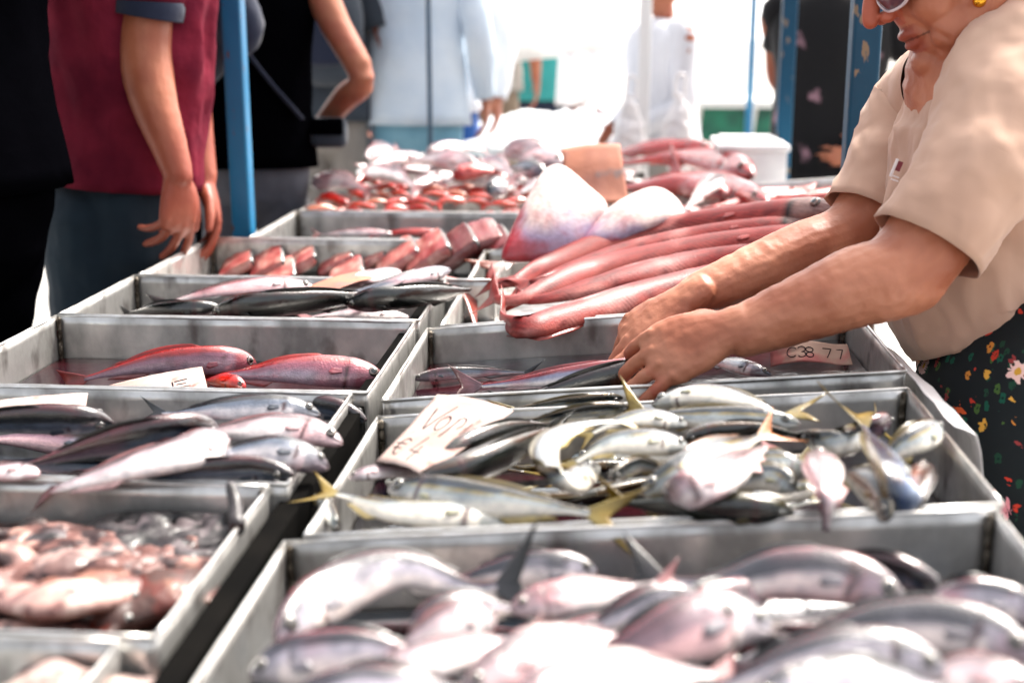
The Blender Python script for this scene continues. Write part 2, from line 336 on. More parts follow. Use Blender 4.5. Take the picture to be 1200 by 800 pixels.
for j in range(9):
    y = 1.50+.42*j/8; r = []
    for i in range(10):
        u = i/9; x = .415+.05*u+.010*math.sin(y*9)*u; z = zp('R', .4)-.004-.02*u-.30*max(0, u-.45)**1.6*2+.006*noise.noise((x*20, y*20, 2)); r.append((x, y, z))
    rows.append(r)
curved_sheet('plastic_sheet', 'white plastic sheet folded over the table edge between the trays and the floral skirt', 'plastic sheet', rows, M['bag'])

# ------------------------------------------------------------------ stall frame
def post(label, x, y, size=.05, top=2.5, kindm='blue', lean=0):
    root = thing('stall_post', (x, y, 0), label, 'post')
    b = bmesh.new(); th = .004; s = size/2                      # angle-iron look: square tube with rounded edges
    rr = []
    for z in np.linspace(.006, top, 9):
        ring = []
        for cx, cy, a0 in ((s-.006, s-.006, 0), (-s+.006, s-.006, 90), (-s+.006, -s+.006, 180), (s-.006, -s+.006, 270)):
            for a in (0, 45, 90): q = math.radians(a0+a); ring.append(b.verts.new((x+cx+.006*math.cos(q), y+cy+.006*math.sin(q), z)))
        rr.append(ring)
    for i in range(len(rr)-1):
        for k in range(12): b.faces.new((rr[i][k], rr[i][(k+1) % 12], rr[i+1][(k+1) % 12], rr[i+1][k]))
    b.faces.new(rr[-1]); b.faces.new(rr[0][::-1]); part('pole', b, M[kindm], root, False)
    b = bmesh.new(); box(b, (x, y, .003), (size*2.4, size*2.4, .006)); part('base_plate', b, M[kindm], root, False)
    return root
a = PY(280, 150, 3.22); post('wide bright blue post left of the shellfish, beside the woman in the black top', a.x, 3.22, .051)
a = PY(1010, 100, 2.62); post('dark teal blue post right behind the woman in the beige shirt', a.x, 2.62, .056, kindm='blue_d')
a = PY(921, 100, 4.45); post('chipped blue post beside the black flowered shirt', a.x, 4.45, .050, kindm='blue_d')
a = PY(881, 60, 8.0); post('thin blue post standing alone in the bright background', a.x, 8.0, .042)
M['darkpole'] = mat('dark_pole', S(45, 72, 95), .4, .2)
M['whitepole'] = mat('white_pole', (.8, .8, .8, 1), .4)
a = PY(503, 80, 5.0); post('thin dark grey post in front of the pale blue striped shirt', a.x, 5.0, .018, kindm='darkpole')
a = PY(755, 80, 5.4); post('white post in front of the grey hoodie', a.x, 5.4, .05, kindm='whitepole')

# ------------------------------------------------------------------ fish
def cmix(a, b, f): f = max(0, min(1, f)); return tuple(a[i]*(1-f)+b[i]*f for i in range(3))
def sst(a, b, x): t = max(0, min(1, (x-a)/(b-a))); return t*t*(3-2*t)
L3_ = lambda r, g, b: S(r, g, b)[:3]
# profile: t along the body, half depth (fraction of max), half width
PT = [0, .02, .06, .13, .22, .35, .5, .65, .8, .92, 1.0]
K = {
 'bream':   dict(H=.27, W=.40, up=[.06,.30,.55,.80,.97,1.0,.92,.72,.45,.25,.22], dn=[.06,.22,.40,.66,.90,1.0,.90,.66,.40,.24,.22], w=[.12,.35,.60,.85,1,1,.86,.62,.36,.18,.12],
                 back=L3_(92,92,108), flank=L3_(214,210,216), belly=L3_(246,238,234), line=L3_(196,96,106), fin=L3_(12,14,20), fork=.55, tail=.20, eye=.050),
 'bogue':   dict(H=.205, W=.50, up=[.08,.34,.56,.78,.94,1.0,.93,.74,.46,.24,.20], dn=[.06,.28,.50,.76,.94,1.0,.92,.70,.42,.22,.20], w=[.15,.4,.65,.88,1,1,.88,.65,.38,.17,.11],
                 back=L3_(52,70,62), flank=L3_(204,210,212), belly=L3_(244,240,232), line=L3_(188,158,70), fin=L3_(186,166,70), fork=.6, tail=.19, eye=.045),
 'mack':    dict(H=.19, W=.60, up=[.06,.26,.50,.76,.94,1.0,.90,.68,.40,.18,.14], dn=[.06,.26,.48,.76,.96,1.0,.90,.66,.38,.18,.14], w=[.12,.4,.65,.9,1,1,.85,.6,.34,.14,.10],
                 back=L3_(26,44,62), flank=L3_(160,168,180), belly=L3_(240,236,236), line=L3_(160,70,84), fin=L3_(30,34,44), fork=.65, tail=.16, eye=.036),
 'gurnard': dict(H=.17, W=.75, up=[.10,.40,.70,.92,1.0,.95,.82,.60,.38,.22,.18], dn=[.08,.30,.55,.80,.95,1.0,.85,.62,.38,.20,.16], w=[.2,.5,.8,1,1,.92,.75,.52,.32,.16,.11],
                 back=L3_(196,66,58), flank=L3_(190,150,166), belly=L3_(212,200,208), line=L3_(216,84,60), fin=L3_(190,100,90), fork=.2, tail=.14, eye=.045),
 'ribbon':  dict(H=.085, W=.62, up=[.25,.60,.90,.98,1.0,1.0,.98,.90,.72,.42,.28], dn=[.2,.45,.70,.92,1.0,1.0,.96,.88,.70,.42,.28], w=[.3,.5,.8,1,1,1,.95,.85,.65,.35,.2],
                 back=L3_(186,84,80), flank=L3_(196,104,98), belly=L3_(212,150,142), line=L3_(150,52,52), fin=L3_(196,120,108), fork=.5, tail=.10, eye=.022),
 'red':     dict(H=.20, W=.62, up=[.10,.40,.66,.90,1.0,.97,.86,.66,.42,.24,.2], dn=[.08,.30,.52,.78,.94,1.0,.86,.64,.38,.22,.2], w=[.2,.5,.75,.95,1,.95,.8,.56,.34,.16,.11],
                 back=L3_(204,40,34), flank=L3_(212,66,56), belly=L3_(226,140,130), line=L3_(180,50,46), fin=L3_(206,96,78), fork=.45, tail=.18, eye=.045),
 'orange':  dict(H=.22, W=.66, up=[.10,.40,.66,.90,1.0,.97,.86,.66,.42,.24,.2], dn=[.08,.30,.52,.78,.94,1.0,.86,.64,.38,.22,.2], w=[.2,.5,.75,.95,1,.95,.8,.56,.34,.16,.11],
                 back=L3_(222,58,16), flank=L3_(232,88,36), belly=L3_(236,150,110), line=L3_(206,50,30), fin=L3_(230,110,60), fork=.4, tail=.2, eye=.05),
 'pale':    dict(H=.24, W=.48, up=[.08,.32,.56,.80,.96,1.0,.92,.72,.45,.25,.2], dn=[.06,.26,.46,.72,.94,1.0,.90,.66,.40,.23,.2], w=[.15,.4,.65,.88,1,1,.86,.62,.36,.16,.11],
                 back=L3_(172,158,160), flank=L3_(232,218,220), belly=L3_(250,244,242), line=L3_(216,150,156), fin=L3_(190,150,150), fork=.5, tail=.18, eye=.045),
 'black':   dict(H=.13, W=.74, up=[.10,.32,.56,.80,.96,1.0,.95,.80,.52,.26,.18], dn=[.08,.30,.52,.78,.96,1.0,.93,.76,.48,.24,.16], w=[.2,.45,.7,.9,1,1,.92,.72,.44,.2,.12],
                 back=L3_(24,32,34), flank=L3_(40,48,46), belly=L3_(190,180,178), line=L3_(150,104,90), fin=L3_(30,34,36), fork=.4, tail=.13, eye=.03),
}
def fish(kd, col, pts, H=None, roll=50, label=None, seed=0, group=None, colours=None, tailscale=1, fat=1, cat='fish', twist=0, pect=True, tail=True, dorsal=True, name=None, simple=False, flip=False, pxz=True, fin_up=1, blot=0, eye=True):
    k = dict(K[kd]); k.update(colours or {}); rnd = random.Random(seed*13+len(kd)+int(pts[0][0])); off = Vector((rnd.uniform(0, 50), rnd.uniform(0, 50), 0))
    W = [P(p[0], p[1], col, p[2]) if pxz else Vector(p) for p in pts]
    NB = 26 if simple else 44; NR = 16 if simple else 28; full = catmull(W, 240)
    acc = [0]
    for i in range(1, 240): acc.append(acc[-1]+(full[i]-full[i-1]).length)
    Ltot = acc[-1]
    def at(s): 
        s = max(0, min(1, s))*Ltot; i = min(238, max(0, int(np.searchsorted(acc, s))-1)); t = (s-acc[i])/max(1e-9, acc[i+1]-acc[i]); return full[i].lerp(full[i+1], t)
    tl = k['tail']*tailscale if tail else 0; BL = 1-tl*.92; mid = at(.45); root = thing(name or 'fish', mid, label or 'fish', cat, group)
    h = (H/2 if H else k['H']*Ltot*BL/2)*fat*(.90 if kd != 'ribbon' else 1); gen = (W[-1]-W[0]); N_ = gen.cross(Vector((0, 0, 1)))
    if N_.length < 1e-4: N_ = Vector((0, 1, 0))
    N_.normalize()
    if N_.dot(mid-CAM) < 0: N_ = -N_
    if flip: N_ = -N_
    def frame(s):
        T = (at(s+.02)-at(s-.02)).normalized(); r = math.radians(roll+twist*(s-.4)); d = Vector((0, 0, 1))*math.cos(r)+N_*math.sin(r); d = (d-T*d.dot(T))
        if d.length < 1e-3: d = N_.copy()
        d.normalize(); return T, d, T.cross(d)
    # body: rings, head finer than the rest
    bm = bmesh.new(); cl = bm.loops.layers.color.new('tint'); vc = {}; rings = []
    ts = [ (i/(NB-1))**1.25 for i in range(NB)]; mp = .018
    for t in ts:
        c = at(t*BL); T, D, B = frame(t*BL); up = h*smooth(PT, k['up'], t); dn = h*smooth(PT, k['dn'], t); ww = h*k['W']*smooth(PT, k['w'], t)
        gill = 1+.05*math.exp(-((t-.205)/.018)**2)-.05*sst(.205, .235, t)*(1-sst(.235, .30, t)); ring = []
        for j in range(NR):
            th = 2*math.pi*j/NR; cy, sz = math.cos(th), math.sin(th); a = sz
            ex = abs(cy)**.9*math.copysign(1, cy); hh = up if sz > 0 else dn
            p = c+B*(ww*ex*gill)+D*(hh*sz)
            if t < .10: p += D*(-.03*h*(1-t/.10)) ; p += B*(0)
            nz = fbm(p+off, 30, 2); p += (B*ex+D*sz)*(nz*h*.025)
            # mouth: a shallow groove below the snout tip
            if t < .09 and -.5 < sz < -.12: p -= B*(ww*ex*.22*(1-t/.09))
            v = bm.verts.new(p); ring.append(v)
            # ---- colour
            n1 = fbm(p+off*2, 16, 3); n2 = fbm(p+off*3, 60, 2); n3 = fbm(p*1.0+off, 9, 2); q = a+n1*.28
            if kd == 'ribbon':
                colr = cmix(k['belly'], k['flank'], sst(-.75, -.2, q)); colr = cmix(colr, k['back'], sst(.1, .8, q)*.8)
                st = .5+.5*math.sin(t*Ltot/.0035+abs(a)*9); colr = cmix(colr, k['line'], .30*st*sst(.0, .25, a)*(1-sst(.55, .75, a))+.35*sst(.10, .0, abs(a-.02+n2*.05)-.015))
                colr = cmix(colr, L3_(232, 208, 204), .5*sst(.15, .5, n3)); colr = cmix(colr, L3_(176, 48, 50), .6*sst(.22, .55, n2+n1*.5))
                if t < .13: colr = cmix(colr, L3_(196, 184, 180), sst(.13, .105, t)*.85); colr = cmix(colr, L3_(40, 22, 24), .9*math.exp(-((t-.105)/.010)**2)*sst(.5, .1, a))
            elif kd == 'black':
                colr = cmix(k['belly'], k['flank'], sst(-.62, -.42, q)); colr = cmix(colr, k['back'], sst(-.3, .4, q)); colr = cmix(colr, k['line'], .8*math.exp(-((a-.93)/.07)**2))
                colr = cmix(colr, L3_(132, 144, 134), .5*sst(.05, .45, n2)*sst(-.9, .2, q)); colr = cmix(colr, L3_(150, 60, 70), .6*math.exp(-((t-.225)/.012)**2))
            else:
                colr = cmix(k['belly'], k['flank'], sst(-.55, .10, q)); colr = cmix(colr, k['back'], sst(.22, .50, q)); colr = cmix(colr, k['line'], .75*math.exp(-((a-.96+n1*.1)/.10)**2))
                if kd == 'bogue':
                    colr = cmix(colr, L3_(96, 132, 168), .55*math.exp(-((q-.44)/.10)**2)); colr = cmix(colr, L3_(205, 180, 90), .6*math.exp(-((q-.27)/.07)**2))
                if kd in ('bream', 'pale', 'mack', 'gurnard'): colr = cmix(colr, L3_(214, 150, 158), .36*sst(.10, .45, n3+.3*n1))
                if kd in ('bream',): colr = cmix(colr, L3_(66, 70, 86), min(.92, .80*blot)*sst(-.22, .12, n3+.15)*math.exp(-((q-.14)/.30)**2)*sst(.14, .28, t))
                if kd == 'bream': colr = cmix(colr, L3_(54, 30, 40), .8*sst(.10, .34, n2+.12)*math.exp(-((t-.225)/.03)**2)*sst(-.7, -.2, a)*(1-sst(.3, .6, a)))
                colr = cmix(colr, L3_(120, 36, 44), .85*math.exp(-((t-.225)/.010)**2)*sst(-.1, .2, n2+.1))
                if t < .17: colr = cmix(colr, cmix(k['flank'], k['back'], .35+.5*sst(-.1, .6, a)), .5)
                if t < .012: colr = cmix(colr, L3_(150, 100, 100), .4)
                if t < .16 and abs(a+.22-t*1.2) < .09 and t < .085: colr = cmix(colr, L3_(60, 34, 40), .75)
            colr = cmix(colr, (colr[0]*.72, colr[1]*.74, colr[2]*.76), sst(.05, .4, n2)*.5); vc[v] = colr
        rings.append(ring)
    fs = []
    for i in range(NB-1):
        for j in range(NR): fs.append(bm.faces.new((rings[i][j], rings[i][(j+1) % NR], rings[i+1][(j+1) % NR], rings[i+1][j])))
    for ri in (0, -1):
        c = sum((v.co for v in rings[ri]), Vector())/NR; v0 = bm.verts.new(c); vc[v0] = vc[rings[ri][0]] if ri else L3_(130, 70, 74)
        for j in range(NR): bm.faces.new((v0, rings[ri][(j+1) % NR], rings[ri][j]) if ri == 0 else (v0, rings[ri][j], rings[ri][(j+1) % NR]))
    bmesh.ops.recalc_face_normals(bm, faces=bm.faces)
    for f in bm.faces:
        for lp in f.loops: lp[cl] = (*vc[lp.vert], 1)
    part('body', bm, M['skin_r' if kd == 'ribbon' else 'skin_f'], root)
    def finmesh(nm, base, tip, nu, nv, th, c0, c1, ruf=.12):
        """ribbed membrane: base(u) -> tip(u); rays run from base to tip"""
        bm = bmesh.new(); cl = bm.loops.layers.color.new('tint'); vc = {}; g = []
        for s in (0, 1):
            gr = []
            for i in range(nu):
                u = i/(nu-1); A, B_, nn = base(u), tip(u), None; row = []
                for j in range(nv):
                    vv = j/(nv-1); p = A.lerp(B_, vv); tn = th*(1-.75*vv)*(1+.6*(i % 2)); nrm = base.n
                    wob = ruf*(B_-A).length*math.sin(u*7+off.x)*vv*vv*.5
                    v = bm.verts.new(p+nrm*(wob+(s-.5)*tn)); row.append(v); vc[v] = cmix(c0, c1, vv*.8+.2*fbm(p+off, 60, 2)+(-.15 if i % 2 else .1))
                gr.append(row)
            g.append(gr)
        for s in (0, 1):
            for i in range(nu-1):
                for j in range(nv-1): f = (g[s][i][j], g[s][i+1][j], g[s][i+1][j+1], g[s][i][j+1]); bm.faces.new(f)
        for i in range(nu-1):
            bm.faces.new((g[0][i][-1], g[0][i+1][-1], g[1][i+1][-1], g[1][i][-1]))
        for i in (0, nu-1):
            for j in range(nv-1): bm.faces.new((g[0][i][j], g[0][i][j+1], g[1][i][j+1], g[1][i][j]))
        bmesh.ops.recalc_face_normals(bm, faces=bm.faces)
        for f in bm.faces:
            for lp in f.loops: lp[cl] = (*vc[lp.vert], 1)
        part(nm, bm, M['fin'], root)
    fin = k['fin']; dk = cmix(fin, (fin[0]*.5, fin[1]*.5, fin[2]*.5), 1)
    if tail:
        T, D, B = frame(BL); e = at(BL*.985); Tt = (at(1)-e).normalized(); hp = h*.22; tlen = tl*Ltot; spread = tlen*(.85 if kd == 'bream' else .62)*rnd.uniform(.85, 1.15)
        def base(u): return e+D*hp*(1-2*u)*.9
        def tip(u): s = 1-2*u; return e+Tt*(tlen*(1-k['fork']*(1-abs(s))**.9))+D*(spread*s*1.0)
        base.n = B; finmesh('tail_fin', base, tip, 13 if not simple else 9, 6, .0016, cmix(fin, k['flank'], .35), fin)
    if dorsal:
        T, D, B = frame(BL*.5)
        def base(u): s = (.33+.45*u); t_, d_, b_ = frame(s*BL); return at(s*BL)+d_*h*smooth(PT, k['up'], s)*.95
        def tip(u): s = (.33+.45*u); t_, d_, b_ = frame(s*BL); return at(min(1, s*BL+.05))+d_*h*(smooth(PT, k['up'], s)+.20*fin_up*(math.sin(math.pi*min(1, u*1.0+.18))**.6 if u < .82 else .55*(1-u)/.18))
        base.n = B; finmesh('dorsal_fin', base, tip, 17 if not simple else 7, 3, .0012, cmix(k['back'], fin, .4), cmix(fin, k['back'], .3), .05)
        if not simple:
            def base2(u): s = (.62+.2*u); t_, d_, b_ = frame(s*BL); return at(s*BL)-d_*h*smooth(PT, k['dn'], s)*.93
            def tip2(u): s = (.62+.2*u); t_, d_, b_ = frame(s*BL); return at(min(1, s*BL+.05))-d_*h*(smooth(PT, k['dn'], s)+.3*(1-u*.7))
            base2.n = B; finmesh('anal_fin', base2, tip2, 9, 3, .0012, cmix(k['belly'], fin, .4), cmix(fin, k['belly'], .2), .05)
    if pect:
        for sg in (1, -1):
            s0 = .25; T, D, B = frame(s0*BL); bp = at(s0*BL)+B*sg*h*k['W']*.99-D*h*.25; dirp = (T*.97+B*sg*.07-D*.22).normalized(); ln = h*.80
            wv = dirp.cross(B).normalized()
            def base(u): return bp+wv*h*.12*(1-2*u)
            def tip(u): return bp+dirp*ln*(1-.55*abs(u-.4)**1.1)+wv*h*.20*(1-2*u)
            base.n = B*sg; finmesh('pectoral_fin', base, tip, 7, 4, .0010, cmix(k['flank'], fin, .25), cmix(fin, k['flank'], .55), .06)
    if eye:
        for sg in (1, -1):
            s0 = .085 if kd != 'ribbon' else .040; T, D, B = frame(s0*BL); er = max(k['eye']*Ltot*BL*.72*(1 if kd != 'ribbon' else 1.0), .0035); er = min(er, h*.30) if kd != 'ribbon' else .0115
            ec = at(s0*BL)+B*sg*(h*k['W']*smooth(PT, k['w'], s0)-er*.05)+D*h*.16
            bm = bmesh.new(); cl = bm.loops.layers.color.new('tint'); R = Matrix((T, D, B*sg)).transposed()
            bmesh.ops.create_uvsphere(bm, u_segments=16, v_segments=12, radius=1)
            cols = {}
            for v in bm.verts:
                z = v.co.z; cols[v] = (.008, .008, .010) if z > .84 else (cmix((.62, .58, .50), k['flank'], .3) if z > .5 else (.10, .08, .08)); v.co = ec+R @ Vector((v.co.x*er, v.co.y*er, v.co.z*er*.62))
            for f in bm.faces:
                for lp in f.loops: lp[cl] = (*cols[lp.vert], 1)
            part('eye', bm, M['eye'], root)
    return root
# ------------------------------------------------------------------ catch, tray by tray (points: head ... tail tip)
_n = [0]
def F(kd, col, pts, label=None, grp=None, **kw):
    _n[0] += 1; kw.setdefault('seed', _n[0]); return fish(kd, col, pts, label=label, group=grp, **kw)
ORD = ['first', 'second', 'third', 'fourth', 'fifth', 'sixth', 'seventh', 'eighth', 'ninth', 'tenth', 'eleventh', 'twelfth', 'thirteenth', 'fourteenth', 'fifteenth', 'sixteenth', 'seventeenth', 'eighteenth', 'nineteenth', 'twentieth']
SKIP = {31: [0, 12, 4, 9, 1, 14, 7, 15, 11], 41: [9, 1, 10], 51: [6, 7, 2], 61: [0, 8, 1, 6, 7], 71: [4, 1, 2, 3], 91: [16, 12, 1, 13, 17, 2, 6, 10, 11, 3]}   # wholly hidden ones
def fillers(kd, n, x0, x1, y0, y1, col, z0, z1, L, seed, label, grp, ang=(0, 360), **kw):
    """lower layer of a heap; labels count from the left wall"""
    rnd = random.Random(seed); out = []
    for i in range(n):
        l = L*rnd.uniform(.88, 1.12); a = math.radians(rnd.uniform(*ang)); u = (i % 4+rnd.uniform(.1, .9))/4
        x = x0+(x1-x0)*u; y = rnd.uniform(y0, y1); dx, dy = math.cos(a)*l/2, math.sin(a)*l/2; m = .02
        cx = max(x0+abs(dx)+m, min(x1-abs(dx)-m, x)); cy = max(y0+abs(dy)+m, min(y1-abs(dy)-m, y)); z = rnd.uniform(z0, z1); bend = rnd.uniform(-.02, .02)
        W = [(cx-dx, cy-dy, zp(col, cx-dx)+z), (cx-dy*bend*8, cy+dx*bend*8, zp(col, cx)+z+rnd.uniform(0, .006)), (cx+dx, cy+dy, zp(col, cx+dx)+z+rnd.uniform(-.005, .005))]
        if rnd.random() < .5: W.reverse()
        out.append((cx, i, W, rnd.choice([-1, 1])*rnd.uniform(45, 80)))
    out = sorted(o for o in out if o[1] not in SKIP.get(seed, ()))
    for q, (cx, i, W, ro) in enumerate(out):
        o = fish(kd, col, W, pxz=False, roll=ro, label='%s, %s from the left' % (label, ORD[q]), group=grp, seed=seed*100+i, simple=True, **kw); o['fill'] = '%d,%d' % (seed, i)
# --- R1: bream in the nearest right tray
g1 = 'silver pink bream heaped in the nearest tray'
fillers('bream', 16, -.325, .375, .79, 1.15, 'R', -.062, -.045, .26, 31, 'silver bream half buried low in the nearest heap', 'buried bream of the nearest heap', (-25, 25), blot=1, fin_up=.3)
F('bream', 'R', [(322, 752, .0), (390, 695, .008), (470, 668, .012), (560, 690, -.005), (640, 668, .025)], 'pale bream arched over the left end of the nearest heap, its dark forked tail raised', g1, roll=48, H=0.0574, blot=.6)
F('bream', 'R', [(292, 790, -.01), (360, 772, .0), (450, 765, .0), (560, 790, -.03)], 'pink headed bream lying lowest at the left corner of the nearest tray', g1, roll=40, H=0.0522)
F('pale', 'R', [(582, 722, .0), (540, 728, .008), (490, 748, .0), (440, 772, -.02)], 'short pale fish with its head up against the arched bream', g1, roll=55, H=0.0435)
F('pale', 'R', [(598, 714, .006), (660, 700, .008), (730, 694, .003), (805, 672, .01)], 'slim pink fish lying across the middle of the nearest heap towards the back wall', g1, roll=50, H=0.0391)
F('bream', 'R', [(1062, 708, -.004), (1000, 680, .012), (920, 672, .014), (830, 688, .0), (714, 664, .012)], 'dark grey bream with a pink back, its thin black tail pointing left', g1, roll=46, H=0.0574, blot=1.4)
F('bream', 'R', [(905, 738, .016), (850, 728, .026), (770, 752, .02), (690, 790, .0), (640, 830, -.01)], 'large pinkish white bream at the front, its blunt head showing the eye', g1, roll=55, H=0.0644, blot=.5)
F('bream', 'R', [(830, 706, .004), (770, 712, .008), (700, 738, .0), (640, 760, -.01)], 'purple tinted bream tucked behind the large blunt headed one', g1, roll=35, H=0.0435)
F('bream', 'R', [(1215, 770, .01), (1130, 738, .02), (1040, 734, .018), (950, 748, .008), (850, 765, -.01)], 'long grey bream with a pink back reaching the right wall of the nearest tray', g1, roll=46, H=0.0522, blot=1.3)
F('bream', 'R', [(1110, 790, .02), (1040, 772, .028), (950, 778, .026), (860, 800, .01), (790, 815, -.01)], 'bream at the front right with a dark red patch behind its gill', g1, roll=50, H=0.0557, blot=1.2)
F('mack', 'R', [(1105, 690, -.012), (1040, 664, .0), (985, 662, .0), (930, 672, -.02)], 'dark backed fish low against the back wall of the nearest tray', g1, roll=-20, H=0.0391)
F('bream', 'R', [(1225, 726, -.01), (1170, 706, .0), (1110, 702, .0), (1050, 700, -.03)], 'bream pressed into the back right corner of the nearest tray', g1, roll=40, H=0.0435)
F('pale', 'R', [(545, 815, .012), (620, 770, .022), (700, 752, .016), (790, 742, .0)], 'bright white fish lying diagonally in front of the slim pink one', g1, roll=62, H=0.0522)
F('pale', 'R', [(420, 800, .0), (490, 778, .012), (570, 758, .012), (650, 740, .0)], 'white bellied fish below the short pale one', g1, roll=65, H=0.0435)
F('pale', 'R', [(590, 840, .03), (680, 800, .034), (780, 790, .026), (880, 792, .0)], 'white fish along the front edge of the picture, in the middle of the heap', g1, roll=60, H=0.0522)
F('bream', 'R', [(880, 828, .03), (960, 806, .034), (1050, 806, .03), (1150, 812, .0)], 'bream cut by the bottom edge of the picture on the right', g1, roll=55, H=0.0522)
F('bream', 'R', [(330, 838, .0), (410, 815, .01), (500, 806, .008), (590, 815, -.02)], 'bream cut by the bottom edge of the picture on the left', g1, roll=50, H=0.0522)
F('bream', 'R', [(700, 668, -.02), (640, 668, -.014), (570, 672, -.016), (500, 690, -.03)], 'slate grey bream low behind the arched pale one, touching the back wall', g1, roll=40, H=.045, blot=1.2)
F('bream', 'R', [(900, 700, -.01), (850, 706, .0), (790, 722, .0), (730, 745, -.02)], 'slate grey bream wedged behind the large blunt headed one', g1, roll=38, H=.045, blot=1.3)
F('bream', 'R', [(480, 745, -.01), (520, 722, .0), (570, 712, -.002), (640, 720, -.02)], 'dark grey bream filling the gap below the arched pale one', g1, roll=42, H=.042, blot=1.3)
F('pale', 'R', [(1210, 812, .02), (1150, 795, .02), (1090, 800, .01), (1030, 812, -.01)], 'pale fish in the bottom right corner of the picture', g1, roll=55, H=0.0435)
# --- R2: yellow tailed fish
g2 = 'silver fish with yellow tails in the tray before the woman'
fillers('bogue', 16, -.305, .30, 1.25, 1.64, 'R', -.068, -.05, .235, 41, 'yellow tailed fish half buried low in its heap', 'buried yellow tailed fish', (-30, 30), fin_up=.3)
F('bogue', 'R', [(610, 612, -.004), (540, 604, .006), (460, 598, .006), (400, 580, .004), (352, 572, .012)], 'white fish whose yellow forked tail sticks out over the left wall', g2, roll=70, H=0.0460, tailscale=.8)
F('bogue', 'R', [(456, 572, .010), (540, 584, .018), (640, 594, .016), (712, 604, .01), (752, 612, .0)], 'blue striped silver fish lying right of the yellow tail, its round head up left', g2, roll=42, H=0.0515)
F('black', 'R', [(482, 566, .012), (530, 556, .022), (590, 532, .026), (640, 508, .016), (668, 498, .006)], 'large dark green backed fish below the price paper', g2, roll=-15, H=0.0478, colours=dict(flank=L3_(46,60,50), back=L3_(34,48,42), line=L3_(178,150,130)))
F('black', 'R', [(508, 548, .012), (550, 520, .026), (600, 503, .022), (662, 496, .004)], 'dark green fish lying on the lower corner of the price paper', g2, roll=-15, H=0.0368, colours=dict(flank=L3_(50,66,56), back=L3_(36,50,44), line=L3_(170,150,140)))
F('bogue', 'R', [(740, 478, .012), (690, 482, .016), (630, 492, .012), (590, 500, .0)], 'dark backed fish below the back rim right of the price paper', g2, roll=-28, H=0.0313)
F('bogue', 'R', [(730, 466, -.012), (670, 470, -.004), (610, 478, -.004), (576, 482, -.01)], 'slim dark backed fish against the back wall by the price paper', g2, roll=-30, H=0.0276)
F('bogue', 'R', [(700, 545, .0), (665, 566, .022), (640, 540, .036), (655, 508, .04), (710, 494, .036), (770, 500, .02)], 'white bellied fish curled into a ring in the middle of the heap', g2, roll=70, H=0.0405, tailscale=.6)
F('bogue', 'R', [(808, 524, .028), (760, 518, .036), (712, 522, .034), (668, 545, .02), (650, 560, .01)], 'white fish with its pointed head up against the diagonal silver pair', g2, roll=60, H=0.0405)
F('bogue', 'R', [(806, 498, .02), (760, 490, .03), (712, 500, .024), (672, 520, .01)], 'small white fish above the curled one', g2, roll=62, H=0.0331)
F('bogue', 'R', [(764, 474, .016), (820, 462, .034), (880, 472, .034), (928, 488, .02), (964, 476, .03)], 'big white fish at the back of the heap nearest to the hand of the woman', g2, roll=72, H=0.0460, tailscale=1.1)
F('bogue', 'R', [(938, 496, .020), (880, 492, .024), (810, 490, .02), (750, 484, .012), (712, 470, .022)], 'silver fish with its spotted head pointing right below the big white fish', g2, roll=40, H=0.0405, tailscale=1.2)
F('black', 'R', [(800, 514, .016), (850, 506, .022), (900, 505, .018), (950, 512, .0)], 'olive brown fish between the silver ones in the middle', g2, roll=-10, H=0.0313, colours=dict(flank=L3_(78,74,50), back=L3_(52,52,40), line=L3_(180,140,70)))
F('bogue', 'R', [(752, 578, .012), (800, 556, .03), (850, 530, .036), (890, 512, .03), (925, 498, .034)], 'broad silver fish lying diagonally with its orange tail up right', g2, roll=58, H=0.0534, colours=dict(fin=L3_(214,160,70)))
F('pale', 'R', [(776, 580, .026), (815, 572, .044), (858, 550, .044), (905, 518, .032)], 'very white fish with a red gill resting on the broad diagonal one', g2, roll=66, H=0.0478, tailscale=.5)
F('bogue', 'R', [(946, 556, .01), (915, 544, .022), (880, 545, .016), (840, 565, .0)], 'bluish fish head poking out right of the very white fish', g2, roll=40, H=0.0350)
F('bogue', 'R', [(934, 574, .014), (905, 560, .022), (870, 566, .016), (830, 585, .0)], 'dark eyed fish head just below the bluish one', g2, roll=35, H=0.0350)
F('black', 'R', [(930, 600, .004), (870, 596, .012), (800, 592, .012), (740, 590, .006), (700, 575, .012)], 'dark olive fish lying along the front rim in the middle', g2, roll=-12, H=0.0405, colours=dict(flank=L3_(84,86,64), back=L3_(52,58,46), line=L3_(160,150,90), fin=L3_(190,170,60)), tailscale=1.4)
F('bogue', 'R', [(715, 560, .022), (745, 545, .022), (770, 548, .016), (800, 560, .0)], 'small green silver fish inside the curl', g2, roll=-10, H=0.0276)
F('pale', 'R', [(962, 532, .03), (968, 556, .042), (970, 585, .036), (968, 622, .0)], 'pinkish white fish seen end on with its head raised, right of centre', g2, roll=80, H=0.0460, tail=False, flip=True)
F('bogue', 'R', [(1066, 616, -.02), (1052, 570, .024), (1034, 532, .034), (1014, 502, .034), (992, 466, .050)], 'blue grey fish whose yellow tail stands up at the right of the heap', g2, roll=62, H=0.0534, colours=dict(flank=L3_(140,156,184), belly=L3_(196,204,216), back=L3_(104,120,142)), tailscale=1.3, flip=True)
F('bogue', 'R', [(1040, 610, .0), (1028, 580, .014), (1004, 560, .016), (972, 552, .0)], 'fish with a yellow stripe under the blue grey one', g2, roll=35, H=0.0368, colours=dict(line=L3_(206,176,60), flank=L3_(170,150,140)))
F('bogue', 'R', [(1104, 500, .016), (1072, 516, .016), (1040, 536, .004), (1010, 560, -.01)], 'silver fish with its nose against the right wall', g2, roll=35, H=0.0405)
